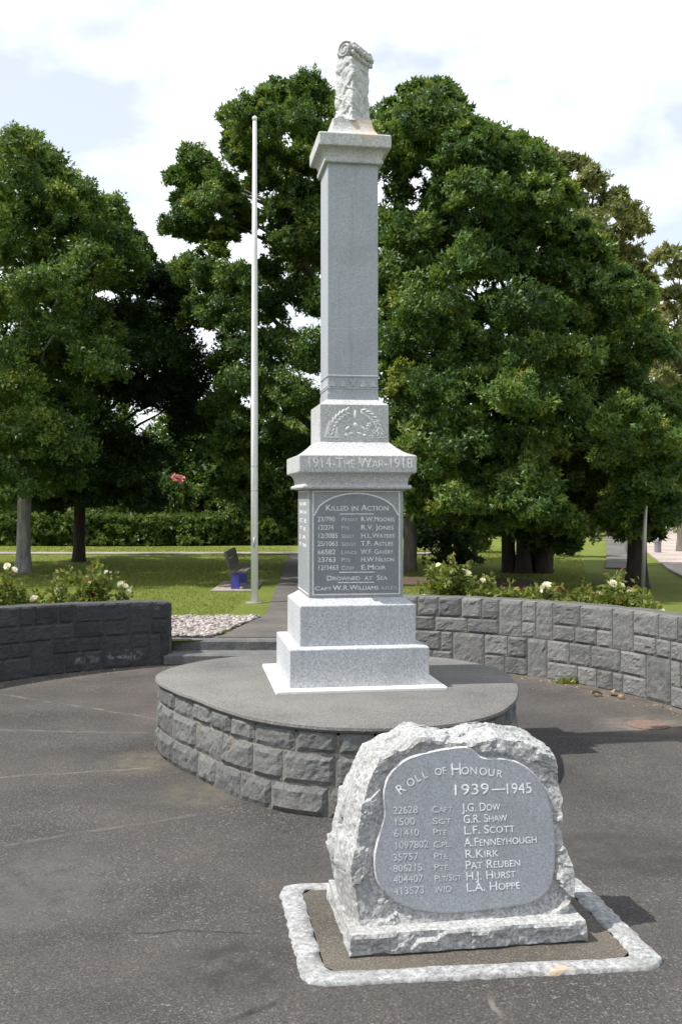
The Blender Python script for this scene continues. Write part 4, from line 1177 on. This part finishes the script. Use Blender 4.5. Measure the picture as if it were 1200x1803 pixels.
Fp = [(975, 285, 24), (1010, 300, 30), (1045, 320, 28), (1080, 350, 26), (1000, 350, 34), (1050, 370, 34), (1095, 385, 26), (1115, 405, 20), (1030, 410, 34), (1075, 430, 32), (1110, 450, 24), (1090, 490, 30), (1130, 480, 18), (1060, 480, 34), (1120, 530, 26), (1010, 450, 40), (1040, 540, 40), (1100, 580, 30)]
tree('olive_tree', 'thin olive brown tree showing behind the huge dark tree', 1040, 46.0, Fp, M['leaf_olive'], M['bark_grey'], 0.3, 14.0, depth=2.6, limbs=16, nt=30, nl=26, layers=((-1, 1.0), (.7, .9)), inner=0, ll=(0.13, 0.26))
G_ = [(1170, 460, 20), (1195, 480, 22), (1150, 520, 16), (1185, 520, 18), (1175, 560, 26), (1150, 590, 22), (1195, 590, 28), (1180, 630, 26), (1150, 640, 20), (1205, 660, 34), (1190, 690, 26), (1165, 670, 20), (1215, 540, 30)]
tree('wispy_tree', 'pale sparse tree at the far right beyond the road', 1200, 27.0, G_, M['leaf_olive'], M['bark_grey'], 0.13, 7.0, depth=1.2, limbs=13, nt=18, nl=24, layers=((-1, 1.0), (.7, .9)), inner=0, ll=(0.1, 0.18), base=.6)
# slim pale trunk right of the monument
tk = thing('slim_tree', 'slim grey trunk standing just right of the monument', 'tree', ((722 - 600) / F * 19.8, 19.8, LZ))
b = MB(); x = (722 - 600) / F * 19.8; b.tube([(x, 19.8, LZ - .1), (x, 19.8, LZ + .2), (x + .02, 19.8, 1.6), (x - .06, 19.85, 3.4), (x - .2, 20.1, 5.6), (x - .1, 20.2, 7.6)], [.17, .135, .12, .11, .08, .03], 12, .05); b.build('trunk', M['bark_grey'], tk, True)
SLP = [(700, 350, 30), (715, 310, 26), (690, 390, 30), (720, 600, 36), (690, 690, 34), (730, 760, 34), (705, 820, 30), (740, 840, 30)]
crown('crown', [(*at(px, py, 19.6 + random.uniform(-.5, .5)), r / F * 19.6, r / F * 19.6, r / F * 18) for px, py, r in SLP], M['leaf'], tk, nt=30, nl=28)

# hedge and shrubs beyond the lawn
hg = thing('hedge', 'long clipped hedge along the far side of the lawn', 'hedge', (-6, 31.2, LZ))
hp_ = []
for k in range(64):
    x = -12.5 + 13.2 * k / 63; top = 1.12 + .3 * mn.noise(Vector((x * .7, 1, 0)))
    for z in (.35, .7, top - .2): hp_.append((x, 31.2 + random.uniform(-.15, .15), z, .3, .42, .26))
crown('foliage', hp_, M['leaf_hedge'], hg, nt=24, nl=22, ll=(.07, .14), low=-.9, base=.5)


def shrub(name, label, blobs, mat, group=None, pink=0, **kw):
    c = np.mean([b_[:3] for b_ in blobs], 0); s = thing(name, label, 'shrub', (c[0], c[1], LZ), group)
    crown('foliage', blobs, mat, s, **kw)
    b = MB()
    for b_ in blobs[:5]: b.tube(limb_pts((c[0], c[1], LZ), (b_[0], b_[1], b_[2]), .03), [.04, .035, .03, .025, .02, .016, .01], 6)
    b.build('stems', M['bark'], s); return s


def sb(lst, Y): return [(*at(px, py, Y + random.uniform(-.3, .3)), r / F * Y, r / F * Y, r / F * Y * .9) for px, py, r in lst]


shrub('shrub', 'pale yellow green shrub behind the hedge', sb([(335, 885, 18), (355, 870, 18), (375, 885, 22), (400, 890, 20), (345, 900, 20), (380, 905, 24), (420, 900, 22), (350, 925, 24), (410, 925, 24)], 33), M['leaf_lime'], nt=30, nl=32, ll=(.08,.16))
shrub('shrub', 'dull green shrub behind the hedge between the two left trunks', sb([(90, 885, 20), (200, 890, 26), (240, 885, 24), (270, 900, 22), (180, 910, 24), (230, 915, 26), (100, 915, 24)], 33.5), M['leaf_hedge'], nt=30, nl=32, ll=(.08,.16))
pk_ = shrub('flowering_shrub', 'shrub with pink blossom above the hedge', sb([(300, 862, 20), (322, 868, 18), (310, 885, 20), (290, 880, 20), (330, 890, 16)], 32.6), M['leaf'], nt=30, nl=32, ll=(.08,.16))
V, Fq, T = puff_leaves(sb([(313, 848, 8), (318, 841, 6), (308, 842, 6)], 31.8), 12, 16, (.05, .09), .8); mesh('blossom', V, Fq, M['petal_pink'], pk_, tint=T)
shrub('shrub', 'sunlit yellow green bush seen beneath the huge tree', sb([(825, 925, 26), (850, 940, 24), (800, 945, 22), (835, 960, 22), (810, 900, 18), (860, 915, 16), (690, 935, 26), (740, 940, 22), (770, 930, 22)], 27), M['leaf_lime'], nt=30, nl=32, ll=(.08,.16))
shrub('shrub', 'dark round bush close behind the roses right of the monument', sb([(770, 930, 30), (800, 960, 30), (775, 975, 30), (745, 960, 24), (825, 985, 22), (790, 990, 26)], 22), M['leaf_deep'], nt=30, nl=22)
shrub('shrub', 'olive bush by the footpath right of the thick trunks', sb([(985, 905, 26), (1010, 920, 26), (1030, 945, 22), (1000, 950, 24), (980, 940, 24), (1020, 900, 20)], 25), M['leaf_olive'], nt=26, nl=20, base=.25)
shrub('shrub', 'bright green bush across the road at the right edge', sb([(1185, 935, 18), (1205, 930, 20), (1195, 950, 16), (1215, 945, 20)], 42), M['leaf_lime'], nt=24, nl=16)
# far wood as one mass
fw = []
for k in range(150):
    px = random.uniform(-120, 1060); Y = random.uniform(38, 48); z = random.uniform(.5, 5.2) if px < 560 else random.uniform(.5, 4.6)
    fw.append(((px - 600) / F * Y, Y, z, 1.0, 1.0, .9))
V, Fq, T = puff_leaves(fw, 46, 14, (.22, .4), .5, low=-.9)
tag(mesh('background_foliage', V, Fq, M['leaf_hedge'], tint=T), 'mass of green trees beyond the park', 'trees', kind='stuff')

# street tree, bollards, sign pole by the road
stt = thing('street_tree', 'young yellow green street tree by the footpath in the distance', 'tree', (10.35, 39, LZ))
crown('crown', sb([(1062, 905, 12), (1072, 918, 12), (1080, 930, 9), (1058, 918, 10), (1070, 900, 9)], 39), M['leaf_lime'], stt, nt=26, nl=14)
b = MB(); b.tube([(10.35, 39, LZ), (10.33, 39, .8), (10.3, 39, 1.4)], [.07, .055, .03], 8); b.build('trunk', M['bark'], stt, True)


def bollard(px, base_y, h, r, label):
    Y = (EYE - LZ) * F / (base_y - 880); x = (px - 600) / F * Y
    t = thing('bollard', label, 'bollard', (x, Y, LZ), 'bollards along the road')
    b = MB(); b.tube([(x, Y, LZ - .05), (x, Y, LZ + h * .8), (x, Y, LZ + h * .82), (x, Y, LZ + h)], [r, r, r * 1.12, r * 1.1], 10); b.build('post', M['bollard'], t)
    b = MB(); b.tube([(x, Y, LZ + h - .005), (x, Y, LZ + h + .03)], [r * 1.05, r * .3], 10); b.build('cap', M['bollard'], t)


bollard(1102, 975, .48, .09, 'grey bollard on the verge, left one of the pair by the drooping tree')
bollard(1114, 974, .4, .07, 'grey bollard on the verge, right one of the pair by the drooping tree')
bollard(1157, 975, .36, .09, 'grey bollard out beside the sunlit road, right of the drooping tree')
spx = (1134 - 600) / F * 15.0
spo = thing('sign_pole', 'slim galvanised pole next to the drooping tree trunk', 'pole', (spx, 15.0, LZ))
b = MB(); b.tube([(spx - .03, 15, LZ - .05), (spx, 15, 1.2), (spx + .04, 15, 2.4)], [.03] * 3, 10); b.build('pole', M['steel'], spo, True)
b = MB(); b.tube([(spx + .04, 15, 2.4), (spx + .041, 15, 2.42)], [.033, .02], 10); b.build('cap', M['steel'], spo)

# ------------------------------------------------------------------ roses behind the walls
bv = []; bf = []
for ring, (npet, rad, tilt, hgt) in enumerate(((6, .040, .55, .0), (6, .030, .95, .008), (5, .019, 1.25, .012), (3, .010, 1.45, .016))):
    for k in range(npet):
        t0 = 2 * math.pi * (k + ring * .4) / npet
        for j in range(3):
            for i in range(3):
                u = (i - 1) * .62 * math.pi * 2 / npet * (1.0 if j else .5); r = rad * (0.15 + .85 * j / 2); zz = hgt + r * math.tan(min(1.2, tilt)) * .55 * (j / 2) + (.006 if i == 1 and j == 2 else 0)
                bv.append((r * math.cos(t0 + u), r * math.sin(t0 + u), zz))
        q = len(bv) - 9
        for j in range(2):
            for i in range(2): bf.append((q + j * 3 + i, q + j * 3 + i + 1, q + (j + 1) * 3 + i + 1, q + (j + 1) * 3 + i))
bloom_me = bpy.data.meshes.new('bloom'); bloom_me.from_pydata(bv, [], bf); bloom_me.update(); bloom_me.materials.append(M['petal'])
bloom_me.attributes.new('tint', 'FLOAT', 'FACE').data.foreach_set('value', rng.random(len(bf)).astype(np.float32))
bloom_me.polygons.foreach_set('use_smooth', np.ones(len(bf), bool))


def ring_pt(px, extra):
    """ground point behind the wall seen in direction px"""
    k = (px - 600) / F; R = RR + extra; a = 1 + k * k; bb = -2 * (k * RC[0] + RC[1]); c = RC[0] ** 2 + RC[1] ** 2 - R * R
    Y = (-bb + math.sqrt(bb * bb - 4 * a * c)) / (2 * a); return k * Y, Y


def rose(px, ytop, spread, label, blooms, canes=7, extra=.62, dens=1.0):
    x, y = ring_pt(px, extra); top = EYE - (ytop - 880) / F * y
    t = thing('rose_bush', label, 'rose bush', (x, y, LZ), 'rose bushes behind the walls')
    sm = MB(); LP, LD, LL, LT = [], [], [], []
    tips = []
    for k in range(canes):
        an = random.uniform(0, 6.28); sp_ = spread * math.sqrt(random.random()); h = (top - LZ) * (1 if k == 0 else random.uniform(.55, .92))
        tip = np.array([x + sp_ * math.cos(an) * (.4 if k == 0 else 1.0), y + sp_ * .8 * math.sin(an), LZ + h]); tips.append(tip)
        pts = limb_pts((x + random.uniform(-.05, .05), y + random.uniform(-.05, .05), LZ - .03), tip, .04, 6); sm.tube(pts, [.009, .008, .007, .006, .005, .004, .003], 5)
        for j in range(int(46 * dens)):
            f = random.uniform(.35, 1.0); i = min(5, int(f * 6)); p = pts[i] + (pts[i + 1] - pts[i]) * (f * 6 - i); d = unit(np.array([random.gauss(0, 1), random.gauss(0, 1), random.gauss(.3, .6)]))
            st_ = p + d * random.uniform(.01, .09); nrd = h / (top - LZ)
            for q in range(3):
                LP.append(st_ + rng.normal(size=3) * .012); LD.append(unit(d + rng.normal(size=3) * .6)); LL.append(random.uniform(.032, .07)); LT.append(min(1, max(0, random.gauss(.42, .18) + (.35 if f > .93 and random.random() < .5 else 0))))
    sm.build('stems', M['stem'], t)
    V, Fq = leaf_quads(np.array(LP), np.array(LD), np.array(LL), np.full(len(LP), .62)); mesh('leaves', V, Fq, M['leaf_rose'], t, tint=LT)
    for (bpx, bpy_, sc) in blooms:
        yy = y - .05 + random.uniform(-.1, .05); p = at(bpx, bpy_, yy); o = bpy.data.objects.new('bloom', bloom_me); col.objects.link(o); o.parent = t
        o.location = p - ORG[t.name]; s = sc * random.uniform(.9, 1.1); o.scale = (s, s, s); o.rotation_euler = (random.uniform(.3, 1.1), random.uniform(-.6, .6), random.uniform(0, 6))
        near = min(tips, key=lambda q: np.linalg.norm(q - p)); sb_ = MB(); sb_.tube([near - np.array([0, 0, .15]), (near + p) / 2 - np.array([0, 0, .05]), p], [.004, .003, .003], 5); sb_.build('bloom_stalk', M['stem'], t)
    return t


rose(12, 1005, .14, 'small rose bush with cream bloom at the far left edge', [(14, 998, 1.0), (24, 1005, .8)], 6)
rose(30, 1045, .16, 'low leafy rose bush at the left edge behind the dark wall', [], 6)
rose(62, 1040, .12, 'small rose plant with one white bloom touching the dark wall top', [(62, 1057, 1.2)], 4)
rose(108, 1012, .22, 'rose bush with pale bud left of the red tipped one', [(102, 1044, 1.0)], 7)
rose(160, 995, .22, 'bushy rose with reddish new shoots behind the dark wall', [(188, 1008, .6)], 10, dens=1.4)
rose(213, 1028, .10, 'thin rose stem carrying a cluster of white blooms', [(214, 1030, .9), (221, 1034, .8), (225, 1043, .8), (210, 1032, .7)], 4, dens=.4)
rose(752, 1035, .16, 'low rose with one white bloom close to the monument', [(746, 1054, 1.0)], 5)
rose(790, 982, .26, 'tallest rose bush, beside the monument, with white blooms', [(772, 997, .9), (821, 1014, 1.3), (816, 1008, .8)], 11, dens=1.5)
rose(850, 1020, .24, 'spreading leafy rose between the tall bush and the twin blooms', [(848, 1024, .8)], 10, dens=1.5)
rose(905, 1035, .22, 'low rose with small white buds on the wall', [(908, 1060, .8)], 8, dens=1.2)
rose(965, 1030, .24, 'rose bush with large twin white blooms', [(964, 1038, 1.6), (968, 1046, 1.2), (958, 1036, 1.1)], 8, dens=1.2)
rose(1020, 1035, .22, 'flowerless rose bush between twin blooms and the right one', [], 8, dens=1.3)
rose(1082, 1012, .24, 'rose bush with cream blooms in front of the drooping tree', [(1075, 1032, 1.3), (1092, 1035, 1.0), (1108, 1045, .9)], 10, dens=1.4)
rose(1140, 1040, .26, 'broad low rose near the right edge with one small bloom', [(1163, 1079, .9)], 9, dens=1.5)

# ------------------------------------------------------------------ small things on the plaza
b = MB(); x, y = 2.18, 7.23; b.tube([(x, y, -.01), (x, y, .003), (x, y, .005)], [.15, .15, .13], 24)
tag(b.build('drain_cover', M['rust']), 'rusty round drain cover set in the asphalt at right', 'drain cover')
lv = bpy.data.meshes.new('fallen_leaf'); lvv = []; lff = []
for k in range(7):
    t = k / 6; w = .028 * math.sin(math.pi * min(1, t * .95 + .03)); zc = .012 * math.sin(t * 3.1)
    lvv += [(-w, t * .1, zc + .012), (0, t * .1, zc), (w, t * .1, zc + .010)]
for k in range(6):
    for i in range(2): lff.append((k * 3 + i, k * 3 + i + 1, k * 3 + i + 4, k * 3 + i + 3))
lv.from_pydata(lvv, [], lff); lv.update(); lv.materials.append(M['litter'])
for k, (px, py, s, lb) in enumerate(((1060, 1226, 1.3, 'curled orange brown leaf at the foot of the sunlit wall, leftmost'), (1075, 1222, 1.5, 'largest curled orange leaf lying below the sunlit wall'), (1086, 1230, .9, 'small pale dry leaf lying right of the orange ones'), (1050, 1227, .8, 'tiny dark dry leaf left of the curled orange leaves'))):
    Y = EYE * F / (py - 880); o = bpy.data.objects.new('fallen_leaf', lv); col.objects.link(o); o.location = ((px - 600) / F * Y, Y, .004); o.scale = (s * .75, s * .75, s); o.rotation_euler = (.1, .25, 1.2 + k * 1.9)
    tag(o, lb, 'leaf', 'dry leaves at the wall foot')
# weeds at the wall foot
for (px, py, s, lb) in ((1003, 1203, 1.0, 'small green weed growing at the foot of the sunlit wall'), (452, 1424, 0, '')):
    if not s: continue
    Y = EYE * F / (py - 880); p = np.array([(px - 600) / F * Y, Y, 0.0]); t = thing('weed', lb, 'weed', p); nlv = 160
    P = p + rng.normal(size=(nlv, 3)) * np.array([.05, .02, 0]) * s; D = unit(rng.normal(size=(nlv, 3)) * .6 + np.array([0, 0, 1.0])); V, Fq = leaf_quads(P, D, rng.uniform(.03, .07, nlv), np.full(nlv, .3)); mesh('leaves', V, Fq, M['grass'], t, tint=rng.random(nlv))

# grit and leaf crumbs gathered at the foot of the wall and of the drum
nd = 420; an = np.radians(np.concatenate([rng.uniform(4, 70, 260), rng.uniform(112, 170, 160)])); rr_ = RR - .04 - np.abs(rng.normal(0, .12, nd))
P = np.stack([RC[0] + rr_ * np.cos(an), RC[1] + rr_ * np.sin(an), np.full(nd, .003)], 1); D = unit(rng.normal(size=(nd, 3)) * np.array([1, 1, .15])); V, Fq = leaf_quads(P, D, rng.uniform(.008, .03, nd), np.full(nd, .5)); V[:, 2] = np.maximum(V[:, 2], .001)
tag(mesh('leaf_crumbs', V, Fq, M['litter']), 'dry leaf crumbs scattered along the foot of the walls', 'leaf litter', kind='stuff')

# grass blades on the lawn in view (densest close by)
n = 110000; Yg = 11.0 * np.exp(rng.random(n) * math.log(30 / 11.0)); Xg = (rng.uniform(-60, 1260, n) - 600) / F * Yg
bad = (Xg > -1.35) & (Xg < .8) | ((Xg > -2.8) & (Xg < -.9) & (Yg < 12.1)) | (np.hypot(Xg - RC[0], Yg - RC[1]) < RR + .36) | ((Yg > 25.5) & (Yg < 27.2) & (Xg < 2.5)) | (Xg > 3.8 + (Yg - 15.5) * .22) & (Yg > 11)
Xg, Yg = Xg[~bad], Yg[~bad]; n = len(Xg); P = np.stack([Xg, Yg, np.full(n, LZ - .005)], 1); D = unit(rng.normal(size=(n, 3)) * .45 + np.array([0, 0, 1.0]))
ln = rng.uniform(.02, .045, n) * (1 + (Yg - 11) * .02); S = unit(np.cross(D, unit(rng.normal(size=(n, 3))))) * (.006 * (1 + (Yg - 11) * .06))[:, None]
V = np.stack([P - S, P + S, P + D * ln[:, None]], 1).reshape(-1, 3)
tag(mesh('lawn_grass', V, np.arange(n * 3).reshape(n, 3), M['grass'], tint=np.clip(rng.normal(.5, .22, n), 0, 1)), 'short green lawn grass', 'grass', kind='stuff')
